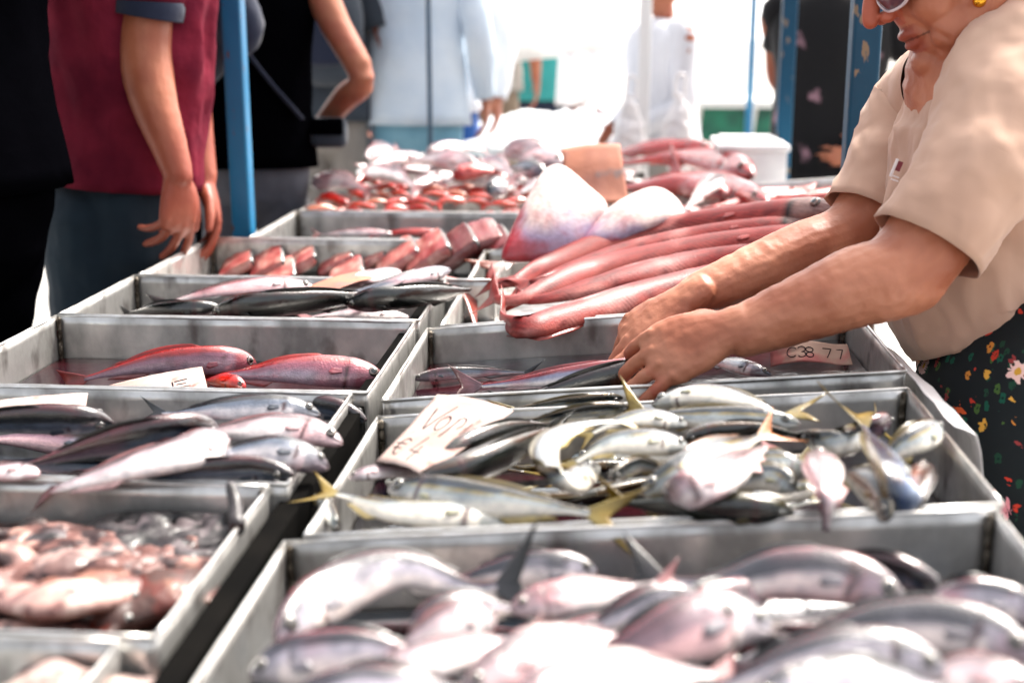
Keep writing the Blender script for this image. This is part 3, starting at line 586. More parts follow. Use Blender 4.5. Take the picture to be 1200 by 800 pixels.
F('black', 'R', [(1082, 548, .0), (1078, 566, .012), (1072, 592, .006), (1066, 618, -.02)], 'small orange brown fish standing in the front right corner', g2, roll=70, H=0.0331, colours=dict(back=L3_(122,70,48), flank=L3_(196,140,104), belly=L3_(220,180,150), line=L3_(110,60,40)), tail=False, flip=True)
F('mack', 'R', [(1044, 490, .016), (1020, 502, .016), (990, 516, .0), (950, 530, -.02)], 'dark green fish head below the back right corner', g2, roll=-5, H=0.0331)
F('bogue', 'R', [(940, 512, .0), (975, 520, .012), (1010, 512, .01), (1040, 500, -.02)], 'greyish fish behind the end on one', g2, roll=45, H=0.0368)
F('pale', 'R', [(408, 560, .0), (432, 554, .006), (470, 552, .0), (510, 560, -.02)], 'small pink fish against the left wall under the price paper', g2, roll=60, H=0.0239, tail=False)
F('bogue', 'R', [(395, 628, -.03), (390, 610, -.012), (378, 588, -.01), (360, 570, -.02)], 'thin silver fish in the front left corner of the yellow tail tray', g2, roll=50, H=0.0202)
# --- R3: under the hands
g3 = 'long fish in the tray under the hands'
F('pale', 'R', [(800, 425, .0), (740, 432, .002), (660, 442, -.01), (590, 450, -.03), (520, 455, -.045)], 'long lilac white fish with a pink back reaching under the far hand', g3, roll=30, H=.040, colours=dict(flank=L3_(196,196,212), back=L3_(190,96,104), line=L3_(206,80,84)))
F('black', 'R', [(800, 426, .0), (750, 434, .002), (690, 449, -.008), (630, 464, -.02), (575, 473, -.03)], 'long black fish held by the near hand of the woman', g3, roll=-12, H=.050, colours=dict(line=L3_(130,60,70)))
F('mack', 'R', [(905, 440, -.03), (880, 432, -.02), (840, 425, -.03), (800, 425, -.04)], 'bluish fish end showing right of the near wrist', g3, roll=50, H=.03)
F('mack', 'R', [(480, 444, -.05), (520, 438, -.045), (570, 436, -.05), (640, 436, -.05)], 'dark fish lying along the back wall left of the hands', g3, roll=20, H=.025)
F('black', 'R', [(700, 462, -.025), (640, 468, -.03), (560, 476, -.04), (500, 482, -.045)], 'flat dark fish close to the front rim under the long black one', g3, roll=10, H=.035)
# --- R4: long pink skinned fish
g4 = 'long pink skinned fish laid side by side'
RB = dict(label=None)
F('ribbon', 'R', [(975, 243, .118), (935, 247, .108), (860, 256, .088), (780, 268, .065), (700, 288, .045), (640, 312, .022), (596, 332, .012), (555, 330, .002)], 'uppermost long pink fish, with a staring eye and silver head beside the arm', g4, roll=58, H=.068)
F('ribbon', 'R', [(1000, 285, .06), (930, 279, .066), (850, 286, .055), (770, 300, .040), (700, 315, .028), (640, 338, .018), (600, 352, .008), (560, 345, .0)], 'second long pink fish from the top of the row', g4, roll=60, H=.066, eye=False)
F('ribbon', 'R', [(990, 305, .03), (900, 300, .045), (820, 307, .036), (740, 325, .026), (670, 343, .014), (625, 352, .006), (590, 350, .0)], 'third long pink fish from the top of the row', g4, roll=58, H=.060, eye=False)
F('ribbon', 'R', [(950, 320, .01), (880, 318, .022), (820, 328, .02), (760, 343, .014), (700, 362, .008), (655, 374, .006), (615, 384, .006), (588, 372, -.004), (596, 355, .004)], 'lowest long pink fish, its thin tail folded over the front rim', g4, roll=58, H=.058, eye=False, tailscale=.8)
F('ribbon', 'R', [(960, 262, .085), (900, 266, .080), (820, 276, .065), (740, 292, .048), (670, 314, .028), (625, 330, .016), (585, 338, .006)], 'long pink fish wedged between the uppermost and second ones', g4, roll=62, H=.052, eye=False)
F('red', 'R', [(760, 300, .0), (680, 316, .004), (610, 326, .0), (560, 332, -.006), (520, 348, -.002)], 'tan pink fish whose tail spreads at the left corner of that tray', g4, roll=60, H=.04, colours=dict(fin=L3_(190,130,110), back=L3_(200,130,110)), eye=False, tailscale=1.5)
F('red', 'R', [(700, 300, -.02), (640, 300, -.01), (600, 308, -.01), (560, 322, -.02)], 'tan finned fish just below the big white cut piece', g4, roll=60, H=.04, colours=dict(fin=L3_(190,140,110), back=L3_(210,150,130)), eye=False, tailscale=1.8)
# --- R5: red fish pile
g5 = 'big red fish piled beside the brown paper'
F('red', 'R', [(882, 206, .03), (840, 190, .045), (790, 184, .045), (742, 190, .03), (690, 196, .01)], 'upper red fish with its silver snout pointing right', g5, roll=45, H=.115)
F('red', 'R', [(850, 230, .01), (810, 218, .02), (760, 218, .02), (700, 222, .0)], 'lower red fish in front of the brown paper', g5, roll=45, H=.105)
F('pale', 'R', [(850, 208, .05), (828, 220, .05), (808, 240, .03), (790, 262, .0)], 'silver headed fish hanging over the front of the red pile', g5, roll=30, H=.05, colours=dict(back=L3_(120,110,110)))
F('red', 'R', [(838, 176, .03), (800, 174, .035), (750, 176, .03), (700, 182, .0)], 'red fish at the very back of its pile', g5, roll=40, H=.09)
F('red', 'R', [(900, 238, .0), (860, 222, .01), (820, 206, .01), (770, 200, .0)], 'dark red fish between the upper and lower ones', g5, roll=35, H=.085)
fillers('red', 8, .17, .80, 3.37, 3.93, 'R', -.055, -.015, .36, 51, 'red fish buried low in the pile', 'buried red fish', (-20, 20), fin_up=.3)
# --- L2: mackerel
h2 = 'mackerel on the left row'
fillers('mack', 9, -.965, -.365, 1.36, 1.70, 'L', -.066, -.05, .30, 61, 'mackerel half hidden low in its tray', 'buried mackerel', (-20, 20), fin_up=.3)
F('mack', 'L', [(134, 496, .002), (90, 491, .014), (20, 492, .012), (-60, 500, .0), (-120, 505, -.01)], 'dark blue mackerel in front of the blank paper at the left edge', h2, roll=-35, H=.056)
F('mack', 'L', [(256, 500, .018), (200, 505, .03), (120, 520, .022), (50, 540, .008), (-20, 558, .0)], 'dark blue mackerel with a pink back in the middle of the left tray', h2, roll=-30, H=.058)
F('pale', 'L', [(266, 512, .022), (225, 528, .034), (160, 545, .026), (90, 566, .006), (40, 580, -.02)], 'blunt ended white fish lying on the dark blue mackerel', h2, roll=68, H=.058, eye=False, tailscale=.6)
F('mack', 'L', [(376, 486, .0), (330, 478, .012), (260, 480, .010), (205, 484, .0), (158, 482, .0)], 'silvery mackerel with a dark tail along the back wall', h2, roll=50, H=.046)
F('pale', 'L', [(402, 520, .004), (355, 504, .018), (300, 502, .018), (240, 508, .0), (200, 515, -.02)], 'white fish lying right of the blunt ended one', h2, roll=62, H=.052)
F('mack', 'L', [(386, 548, .0), (340, 532, .018), (290, 532, .014), (235, 545, .0), (190, 560, -.02)], 'white mackerel with a red gash near its head in the front right of its tray', h2, roll=55, H=.050)
F('mack', 'L', [(345, 556, .010), (300, 548, .014), (240, 552, .012), (170, 562, .0), (120, 572, -.02)], 'dark green backed mackerel next to the front rim', h2, roll=-25, H=.04)
F('mack', 'L', [(430, 492, -.03), (395, 480, -.02), (350, 474, -.025), (290, 470, -.04)], 'greenish mackerel in the back right corner of its tray', h2, roll=-20, H=.045)
F('pale', 'L', [(48, 556, .01), (15, 552, .014), (-30, 556, .01), (-70, 565, .0)], 'white fish end at the left edge by the front rim', h2, roll=65, H=.032, eye=False)
# --- L3: gurnards
h3 = 'two red gurnards'
F('gurnard', 'L', [(300, 427, -.022), (255, 422, -.004), (190, 424, -.006), (130, 436, -.022), (70, 452, -.045)], 'red gurnard behind the small price paper', h3, roll=15, H=.052)
F('gurnard', 'L', [(452, 448, -.03), (400, 436, -.012), (340, 434, -.008), (290, 438, -.018), (230, 440, -.03)], 'lilac sided red gurnard right of the small price paper', h3, roll=42, H=.060)
F('orange', 'L', [(288, 456, -.02), (272, 448, -.012), (250, 446, -.02), (225, 450, -.04)], 'small orange fish head between the paper and the lilac gurnard', 'small fish', roll=50, H=.03)
# --- L4: long black fish
h4 = 'long black skinned fish'
F('black', 'L', [(250, 366, -.012), (300, 358, .014), (360, 353, .018), (420, 349, .012), (470, 346, .0)], 'long dark green fish with a brown back, on the front rim', h4, roll=-18, H=.058)
F('black', 'L', [(405, 356, .006), (450, 350, .022), (500, 345, .022), (552, 340, .012)], 'black fish end sticking out over the right wall', h4, roll=-18, H=.054, tail=False, colours=dict(line=L3_(50,44,46)))
F('pale', 'L', [(372, 338, -.008), (320, 334, .004), (260, 340, .0), (205, 352, -.02), (165, 362, -.04)], 'silver white fish with a dark tail behind the long dark green one', h4, roll=58, H=.052, colours=dict(fin=L3_(50,46,50)))
F('black', 'L', [(260, 360, -.02), (225, 362, -.02), (185, 364, -.03), (140, 368, -.05)], 'dark fish end at the front left of the black fish tray', h4, roll=10, H=.04)
F('mack', 'L', [(528, 316, .02), (500, 322, .02), (460, 332, .012), (410, 342, .0)], 'silver fish tail end pointing up at the right wall', h4, roll=50, H=.040, colours=dict(back=L3_(150,150,160)), tail=False, eye=False)
F('pale', 'L', [(470, 318, .0), (430, 326, .008), (390, 335, .0), (350, 345, -.02)], 'pink white fish under the brown paper', h4, roll=58, H=.042, eye=False)
F('pale', 'L', [(480, 372, -.03), (440, 368, -.02), (390, 368, -.02), (340, 375, -.03)], 'pale fish belly low under the black ones', h4, roll=60, H=.035, eye=False)
fillers('black', 5, -.98, -.34, 2.20, 2.54, 'L', -.07, -.06, .34, 71, 'black fish half hidden low in its tray', 'buried black fish', (-15, 15), fin_up=.3)
# --- L6: small pink fish
h6 = 'few fish in the nearly empty tray'
F('pale', 'L', [(460, 274, -.045), (430, 272, -.04), (400, 273, -.045), (360, 276, -.06)], 'slim pale fish just visible over the rim of the nearly empty tray', h6, roll=50, H=.03)
F('red', 'L', [(520, 274, -.045), (490, 272, -.04), (460, 273, -.045), (430, 276, -.06)], 'slim red fish just visible over the rim of the nearly empty tray', h6, roll=50, H=.03)
# --- L7: orange fish and L8: pile of white and pink fish
rnd = random.Random(5)
h7 = 'orange red mullet'
n = 0
for row, (zz, yy) in enumerate(((-.014, 3.59), (.006, 3.66), (.018, 3.74), (.024, 3.83), (.024, 3.91))):
    q_ = 0
    for i in range(12):
        x = -.82+.071*i+rnd.uniform(-.015, .015); y = yy+rnd.uniform(-.015, .015); a = rnd.uniform(-.6, .6)+(math.pi if rnd.random() < .5 else 0); l = rnd.uniform(.095, .125); z = .70+zz+rnd.uniform(-.008, .012)
        dx, dy = math.cos(a)*l/2, max(-.025, min(.025, math.sin(a)*l/2)); rn = ['front row', 'second row', 'third row', 'fourth row', 'back row'][row]
        cc = rnd.random()
        if i > 8 or (row == 0 and i in (2, 5, 6)) or (row == 4 and i in (0, 7)): n += 1; continue
        fish('orange', 'L', [(x-dx, y-dy, z), (x, y, z+.010), (x+dx, y+dy, z-.004)], pxz=False, roll=rnd.uniform(20, 70), H=rnd.uniform(.024, .032), label='orange mullet, %s from the left in the %s of its heap' % (ORD[q_], rn), group=h7, seed=700+n, simple=True,
             colours=(dict(back=L3_(206,150,120), flank=L3_(226,186,160)) if cc < .2 else dict(back=L3_(214,50,20), flank=L3_(230,86,40)) if cc < .6 else None)); n += 1; q_ += 1
h8 = 'white and pink fish heaped on the far left tray'
spots = [  # px head, px tail, y, z, H, kind, what
 ((365, 213), (440, 228), .03, .055, 'pale', 'pale round fish at the front left of the far heap'),
 ((420, 200), (500, 226), .05, .06, 'pale', 'white fish slanting down to the right behind the leftmost ones'),
 ((462, 206), (405, 222), .03, .05, 'red', 'dark red fish in the left of the far heap'),
 ((500, 186), (420, 200), .07, .05, 'pale', 'white fish at the upper left of the far heap'),
 ((560, 196), (470, 190), .08, .055, 'pale', 'pinkish fish across the top left of the far heap'),
 ((480, 222), (560, 214), .02, .05, 'pale', 'white fish just above the orange mullet, left of middle'),
 ((595, 210), (505, 218), .04, .055, 'pale', 'white fish just above the orange mullet, right of middle'),
 ((560, 190), (610, 214), .07, .05, 'pale', 'bluish white fish slanting right in the middle of the far heap'),
 ((572, 226), (610, 224), .03, .05, 'mack', 'small dark headed fish at the right front of the far heap'),
 ((660, 192), (575, 186), .09, .07, 'pale', 'large greyish fish along the top right of the far heap'),
 ((590, 178), (660, 186), .11, .06, 'pale', 'beige fish topping the far heap'),
 ((500, 180), (575, 178), .10, .05, 'pale', 'pale pink fish on the crest of the far heap'),
 ((640, 205), (585, 202), .06, .05, 'mack', 'dark backed fish in the right of the far heap'),
 ((660, 222), (600, 230), .04, .055, 'pale', 'white fish beside the big white cut piece'),
 ((430, 186), (470, 176), .09, .045, 'pale', 'small white fish sticking up at the back of the far heap'),
 ((530, 206), (600, 208), .06, .05, 'red', 'coral red fish in the middle of the far heap'),
]
for i, (a, b_, z, H, kd, what) in enumerate(spots):
    A = P(*a, 'L', z+.015); B_ = P(*b_, 'L', z+.005)
    A.y = min(4.62, A.y); B_.y = min(4.62, B_.y); m_ = (A+B_)/2; m_.z += .02
    fish(kd, 'L', [A, m_, B_], pxz=False, roll=[45, 60, 35, 55][i % 4], H=H*1.5, label=what, group=h8, seed=800+i, simple=True, fin_up=.5)
fillers('pale', 20, -.80, .10, 4.01, 4.66, 'L', -.05, .05, .30, 91, 'pale fish buried in the far heap', 'buried pale fish of the far heap', (-35, 35), fin_up=.3)
# ------------------------------------------------------------------ cut fish, octopus, squid, paper, boxes
def tinted(nm, bm, m, root, colf):
    cl = bm.loops.layers.color.new('tint'); bm.normal_update(); vc = {v: colf(v.co, v.normal) for v in bm.verts}
    for f in bm.faces:
        for lp in f.loops: lp[cl] = (*vc[lp.vert], 1)
    return part(nm, bm, m, root)
M['flesh'] = mat('wet_flesh', (1, 1, 1, 1), .3, 0, .5, col2=(.84, .80, .80, 1), nscale=90, mix=(.4, .62), attr='tint', bump=.35, bscale=120, bdist=.002, coat=.5, coatr=.15, sss=.15)
def domed(nm, outline, fr, bk, m, root, colf, push):
    """closed cushion over an outline (world points); push = unit vector towards the bulging face"""
    b = bmesh.new(); n = len(outline); C_ = sum((Vector(p) for p in outline), Vector())/n; R = [1, .99, .965, .92, .85, .76, .65, .52, .38, .2]; rm = sum((Vector(p)-C_).length for p in outline)/n*.8; push = Vector(push).normalized(); layers = []
    for side, th in ((1, fr), (-1, bk)):
        L_ = []
        for r in R[(0 if side == 1 else 1):]:
            ring = []
            for p in outline:
                dv = Vector(p)-C_; q = C_+dv.lerp(dv.normalized()*rm, min(1, (1-r)*1.6))*r; q += push*(side*th*math.sqrt(max(0, 1-r*r))**.9+.003*noise.noise(q*13)*min(1, r*2)); ring.append(b.verts.new(q))
            L_.append(ring)
        c = b.verts.new(C_+push*side*th); layers.append((L_, c))
    (A, ca), (B_, cb) = layers
    for i in range(len(A)-1):
        for k in range(n): b.faces.new((A[i][k], A[i][(k+1) % n], A[i+1][(k+1) % n], A[i+1][k]))
    for k in range(n): b.faces.new((A[-1][k], A[-1][(k+1) % n], ca))
    seq = [A[0]]+B_
    for i in range(len(seq)-1):
        for k in range(n): b.faces.new((seq[i][(k+1) % n], seq[i][k], seq[i+1][k], seq[i+1][(k+1) % n]))
    for k in range(n): b.faces.new((seq[-1][(k+1) % n], seq[-1][k], cb))
    bmesh.ops.recalc_face_normals(b, faces=b.faces); return tinted(nm, b, m, root, colf)
def closed(pts, n): # smooth closed outline
    pts = [Vector(p) for p in pts]; m_ = len(pts); o = []
    for i in range(n):
        u = i/n*m_; k = int(u); t = u-k; a, b, c, d = pts[(k-1) % m_], pts[k % m_], pts[(k+1) % m_], pts[(k+2) % m_]
        o.append(.5*((2*b)+(c-a)*t+(2*a-5*b+4*c-d)*t*t+(3*b-a-3*c+d)*t**3))
    return o
def piece(label, px, ylo, yhi, ytop, ybot, fr, rim, group='big white pieces of cut fish'):
    pts = [PY(x, y, ylo+(yhi-ylo)*(ybot-y)/(ybot-ytop)) for x, y in px]; O = closed(pts, 48); c = sum(O, Vector())/48; root = thing('fish_piece', c, label, 'cut fish', group)
    zmin = min(p.z for p in O); zmax = max(p.z for p in O); xmin = min(p.x for p in O); xmax = max(p.x for p in O)
    def cf(p, n):
        d = min(1, max(0, 1-(p.z-zmin)/(zmax-zmin))); e = 1-(p.x-xmin)/(xmax-xmin); q = fbm(p, 22, 3)
        c1 = cmix(L3_(238, 226, 222), L3_(205, 196, 214), sst(.35, .75, d+q*.2)); c1 = cmix(c1, L3_(212, 96, 112), sst(.74, .92, d+q*.12))
        c1 = cmix(c1, L3_(218, 128, 138), rim*sst(.70, .86, e+q*.1-.16*(1-d))); return cmix(c1, L3_(206, 120, 126), .22*sst(.2, .6, fbm(p, 45, 2)+.1*d))
    domed('flesh', O, fr, .03, M['flesh'], root, cf, (-.1, -.9, .25))
    return root
piece('largest white cut piece of fish with a pink rim, standing like a cone', [(588, 304), (600, 268), (622, 226), (636, 202), (650, 193), (664, 196), (688, 216), (712, 240), (700, 262), (682, 290), (650, 306), (618, 308)], 2.70, 2.90, 190, 308, .055, 1)
piece('smaller white cut piece of fish behind the uppermost long pink fish', [(682, 285), (690, 268), (712, 245), (740, 228), (766, 219), (786, 226), (800, 242), (796, 258), (750, 275), (710, 292)], 2.72, 2.86, 215, 292, .045, .2)
# raw edge of the large piece
rp = [PY(x, y, z) for x, y, z in ((592, 300, 2.66), (606, 262, 2.70), (628, 222, 2.78), (642, 198, 2.84), (654, 190, 2.86), (664, 194, 2.86))]

# --- fish steaks
def steak(label, px, py, dz, yaw, lean, L_=.10, Hh=.06, th=.028, seed=0, dark=.5):
    """slice of fillet: pink flesh with a curved black skin on the lower right side"""
    rnd = random.Random(seed); c = P(px, py, 'L', dz); root = thing('fish_steak', c, label, 'fish steak', 'pink fish steaks with black skin')
    R = Matrix.Rotation(yaw, 3, 'Z') @ Matrix.Rotation(rnd.uniform(.30, .55), 3, 'X') @ Matrix.Rotation(lean, 3, 'Y'); b = bmesh.new(); rings = []; sec = []
    for k in range(13): a = -math.pi*k/12; sec.append((math.copysign(abs(math.cos(a))**.35, math.cos(a))*L_*.5, -abs(math.sin(a))**.5*th*1.15, 1))          # skin, curved below
    for k in range(1, 12): u = k/12; sec.append((-L_*.5+L_*u, th*.22*math.sin(math.pi*u), 0))                # flesh on top
    n = len(sec); nj = 9
    for j in range(nj):
        v = j/(nj-1); sc = (1-.10*(2*v-1)**6)*(1-.25*v); ring = []
        for x, z, sk in sec:
            p = Vector((x*sc, (v-.5)*Hh*1.6+.010*x/L_, z*sc)); p += Vector((0, 0, .003*noise.noise(Vector((x*40, v*3, seed)))+.002*noise.noise(Vector((x*90, v*9, seed))))); ring.append((b.verts.new(c+R @ p), sk))
        rings.append(ring)
    vs_ = {v: sk for r in rings for v, sk in r}
    for j in range(nj-1):
        for k in range(n): b.faces.new((rings[j][k][0], rings[j][(k+1) % n][0], rings[j+1][(k+1) % n][0], rings[j+1][k][0]))
    cl = b.loops.layers.color.new('tint')
    for rr in (rings[0], rings[-1]):
        f = b.faces.new([v for v, _ in rr])
    bmesh.ops.recalc_face_normals(b, faces=b.faces); b.faces.ensure_lookup_table(); ends = set(b.faces[-2:])
    for f in b.faces:
        for lp in f.loops:
            p = lp.vert.co; c1 = cmix(L3_(226, 176, 172), L3_(240, 214, 206), sst(-.2, .4, fbm(p, 40, 3))); c1 = cmix(c1, L3_(140, 50, 66), .5 if dark > 8 else 0); c1 = cmix(c1, L3_(196, 100, 108), .5*sst(.05, .4, fbm(p+Vector((3, 1, 4)), 24, 2)))
            if vs_[lp.vert] and f not in ends: c1 = cmix(L3_(22, 24, 28), L3_(60, 64, 70), .4*sst(.1, .5, fbm(p, 50, 2)))
            lp[cl] = (*c1, 1)
    bmesh.ops.triangulate(b, faces=list(ends)); bmesh.ops.bevel(b, geom=[e for e in b.edges if e.calc_face_angle(0) > 1.0], offset=.0022, segments=2, affect='EDGES')
    part('flesh', b, M['flesh'], root); return root
st = [(276, 306, -.05, .3, .55), (312, 304, -.045, .35, .5), (350, 302, -.04, .3, .6), (392, 300, -.04, .35, .5), (430, 297, -.035, .4, .55), (325, 317, -.065, .2, .35), (405, 315, -.06, .2, .4),
      (462, 298, -.03, .45, .65), (498, 292, -.012, .45, .7), (530, 287, -.004, .5, .75), (558, 274, .016, .5, .3), (572, 288, -.01, .5, .8), (478, 312, -.06, .3, .4), (545, 302, -.05, .4, .6)]
wh = ['leftmost pink steak of the row', 'second pink steak from the left', 'third pink steak from the left', 'fourth pink steak from the left', 'fifth pink steak from the left', 'low pink steak at the front left of its tray', 'low pink steak at the front middle of its tray',
      'large steak with black skin in the middle of its tray', 'large black skinned steak right of the middle', 'steak leaning on the large black skinned one', 'topmost dark pink steak at the right end', 'dark steak under the topmost one', 'low steak below the large black skinned ones', 'low steak in the front right corner']
for i, (x, y, z, ya, le) in enumerate(st[:12]): steak(wh[i], x, y, z, ya*.5, -le*.9, seed=i+1, L_=.105 if i < 7 else .135, Hh=.055 if i < 7 else .065, th=.022 if i < 7 else .030, dark=i)

# --- octopus and squid
M['slime'] = mat('octopus_skin', (1, 1, 1, 1), .5, 0, .5, col2=(.72, .68, .68, 1), nscale=70, mix=(.4, .62), attr='tint', bump=.5, bscale=110, bdist=.003, coat=.2, coatr=.12)
def octo_col(base, hi, lo):
    def cf(p, n):
        q = fbm(p, 26, 3); c1 = cmix(base, hi, sst(.0, .45, q)); c1 = cmix(c1, lo, sst(.05, .4, fbm(p+Vector((7, 3, 1)), 40, 3))); return cmix(c1, L3_(226, 196, 184), sst(.2, .9, -n.z)*.7)
    return cf
def octopus(label, px, py, dz, seed, cols, s=1.0, up=None):
    rnd = random.Random(seed); c = P(px, py, 'L', dz); root = thing('octopus', c, label, 'octopus', 'octopus and squid in the near left tray'); b = bmesh.new(); a0 = rnd.uniform(0, 6)
    limb(b, [c, c+Vector((math.cos(a0)*.03*s, math.sin(a0)*.02*s, .012*s)), c+Vector((math.cos(a0)*.065*s, math.sin(a0)*.03*s, .002))], [(.013*s, .008*s), (.018*s, .009*s), (.012*s, .007*s)], n=14)
    for k in range(8):
        a = a0+math.pi+(k-3.5)*.55; pts = [c.copy()]; cur = c.copy(); aa = a; ln = .024*s; curl = rnd.choice((-1, 1))*rnd.uniform(.25, .75)
        for q in range(9):
            aa += curl*(.4+q*.12); cur = cur+Vector((math.cos(aa)*ln, math.sin(aa)*ln*.8, 0)); cur.z = c.z-.002+.0025*math.sin(q*1.3+k)+rnd.uniform(-.002, .003); cur.y = min(1.318, max(.99, cur.y)); cur.x = min(-.395, max(-.925, cur.x)); pts.append(cur.copy())
        limb(b, pts, [(.0125*s*(1-i/len(pts))**.7+.0022, .0085*s*(1-i/len(pts))**.7+.0022) for i in range(len(pts))], n=10, steps=3)
    if up:
        limb(b, [c, c+Vector((.02, .02, .02)), P(278, 618, 'L', .0), P(276, 590, 'L', .016), P(270, 568, 'L', .030)], [.012, .010, .009, .008, .006], n=10)
    bb = fuse(b, .0028, 3, disp=lambda p: .0012*fbm(p, 60, 2)); tinted('body', bb, M['slime'], root, octo_col(*cols)); return root
grey = (L3_(112, 104, 108), L3_(164, 156, 158), L3_(58, 54, 60)); pink = (L3_(178, 148, 142), L3_(214, 192, 184), L3_(122, 92, 92)); brown = (L3_(136, 104, 94), L3_(184, 152, 140), L3_(84, 62, 60))
octopus('grey octopus against the back wall with one arm standing up at the right', 245, 632, -0.034, 3, grey, 1.0, up=True)
octopus('grey octopus with curled arms left of the one whose arm stands up', 170, 632, -0.032, 4, grey, 1.05)
octopus('pale grey octopus at the back, left of middle', 100, 640, -0.042, 5, grey, 1.1)
octopus('pinkish octopus in the middle of its tray', 130, 668, -0.030, 6, pink, 1.1)
octopus('brownish octopus at the back left corner', 25, 640, -0.052, 8, brown, 1.2)
octopus('pink octopus at the left edge, in front of the brownish one', 40, 668, -0.034, 9, pink, 1.25)
octopus('greyish pink octopus low at the left front', 10, 700, -0.038, 11, pink, 1.2)
octopus('small octopus low in the front of its tray', 80, 725, -0.052, 13, brown, 1.0)
def squid(label, a, m_, e, r, cols, seed, col='L', grp='octopus and squid in the near left tray'):
    A, Mi, E_ = [P(q[0], q[1], col, q[2]) for q in (a, m_, e)]; root = thing('squid', Mi, label, 'squid', grp); b = bmesh.new(); rnd = random.Random(seed)
    limb(b, [A, A.lerp(Mi, .6), Mi, Mi.lerp(E_, .5)], [(r*.35, r*.2), (r*.95, r*.42), (r*1.1, r*.5), (r*.8, r*.4)], n=18)
    d = (E_-Mi).normalized(); s = d.cross(Vector((0, 0, 1))).normalized(); hd = Mi.lerp(E_, .62); ball(b, hd, (r*.7, r*.7, r*.5))
    for q in (-1, 1):
        limb(b, [A.lerp(Mi, .1), A.lerp(Mi, .25)+s*q*r*1.1, A.lerp(Mi, .55)+s*q*r*1.3, A.lerp(Mi, .8)+s*q*r*.7], [(.004, .004), (.010, .004), (.010, .004), (.004, .004)], n=10)
    for k in range(8):
        v = s*(k-3.5)*r*.25; pts = [hd+v*.5, hd+d*r*1.2+v, hd+d*r*2.2+v*1.6+Vector((0, 0, -.006)), hd+d*r*3.0+v*rnd.uniform(1, 2.6)+Vector((0, 0, -.01))]
        limb(b, pts, [.006, .005, .004, .002], n=8, steps=3)
    bb = fuse(b, .0028, 3, disp=lambda p: .001*fbm(p, 50, 2)); tinted('body', bb, M['slime'], root, octo_col(*cols))
    for q in (-1, 1):
        b = bmesh.new(); ball(b, hd+s*q*r*.55+Vector((0, 0, r*.12)), min(.0055, r*.16)); tinted('eye', b, M['eye'], root, lambda p, n: (.01, .01, .012) if abs(n.dot(s)) > .75 else (.6, .6, .58))
    return root
squid('whitish pink squid lying along the front of the octopus', (5, 708, -.02), (75, 700, -.006), (190, 692, -.03), .030, (L3_(222, 200, 194), L3_(236, 222, 216), L3_(190, 160, 156)), 1)
squid('orange brown cuttlefish leaning against the right wall', (236, 672, -.034), (190, 694, -.026), (105, 738, -.04), .038, (L3_(140, 108, 98), L3_(186, 154, 138), L3_(164, 96, 70)), 2)
squid('grey pink squid slanting across the middle of the octopus', (20, 672, -.030), (80, 660, -.022), (165, 646, -.038), .026, (L3_(176, 154, 150), L3_(208, 192, 188), L3_(128, 104, 106)), 7)
squid('limp tan squid left of the orange brown cuttlefish', (150, 672, -.028), (110, 684, -.022), (30, 694, -.038), .024, (L3_(186, 152, 138), L3_(212, 186, 174), L3_(146, 106, 98)), 8)
squid('pale squid in the bottom left tray, touching its back wall', (5, 812, -.03), (60, 800, -.02), (130, 812, -.03), .030, (L3_(214, 200, 196), L3_(236, 226, 220), L3_(196, 176, 170)), 4, grp='squid in the bottom left tray')

# --- papers
M['paper'] = mat('paper', S(184, 166, 160), .9, spec=.1, col2=S(160, 138, 130), nscale=9, col3=S(140, 104, 98), n3=30, mix3=(.62, .75), bump=.3, bscale=26, bdist=.004)
M['brownpaper'] = mat('brown_paper', S(176, 112, 86), .7, col2=S(148, 92, 76), nscale=9, col3=S(120, 96, 92), n3=22, bump=.4, bscale=24, bdist=.006)
M['pinkpaper'] = mat('stained_paper', S(150, 122, 108), .8, col2=S(150, 84, 80), nscale=14, mix=(.5, .62), bump=.3, bscale=26, bdist=.004)
M['ink'] = mat('ink', S(40, 30, 36), .9, spec=.05)
def paper(label, cs, m, bend, strokes=(), nm='price_paper', cat='price paper', th=.0006, seed=1, w_=.0011):
    """cs: world corners A(top left) B(top right) C(bottom right) D(bottom left); bend(u,v) -> offset along the normal"""
    A, B_, C_, D = [Vector(c) for c in cs]; n = (B_-A).cross(D-A).normalized(); n = n if n.dot(CAM-A) > 0 else -n
    def at(u, v): return A.lerp(B_, u).lerp(D.lerp(C_, u), v)+n*(bend(u, v)+.0012*noise.noise((u*5+seed, v*5, seed)))
    root = thing(nm, (A+C_)/2, label, cat); rows = [[at(i/16, j/12) for i in range(17)] for j in range(13)]; sh = curved_sheet('sheet', None, None, rows, m, th, parent=root)
    b = bmesh.new()
    for s in strokes:
        if len(s) < 2: continue
        pts = []
        for k in range(len(s)-1):
            for q in range(5): t = q/5; pts.append((s[k][0]*(1-t)+s[k+1][0]*t, s[k][1]*(1-t)+s[k+1][1]*t))
        pts.append(s[-1]); loft(b, [at(u, v)+n*.0007 for u, v in pts], [(w_*(.75+.5*abs(noise.noise((u*9, v*9, seed)))), .0004) for u, v in pts], ref=n, n=6)
    if strokes: subpart('writing', b, M['ink'], sh, root)
    else: b.free()
    return root
def arc(cx, cy, rx, ry, a0, a1, n=10): return [(cx+rx*math.cos(math.radians(a0+(a1-a0)*i/n)), cy+ry*math.sin(math.radians(a0+(a1-a0)*i/n))) for i in range(n+1)]
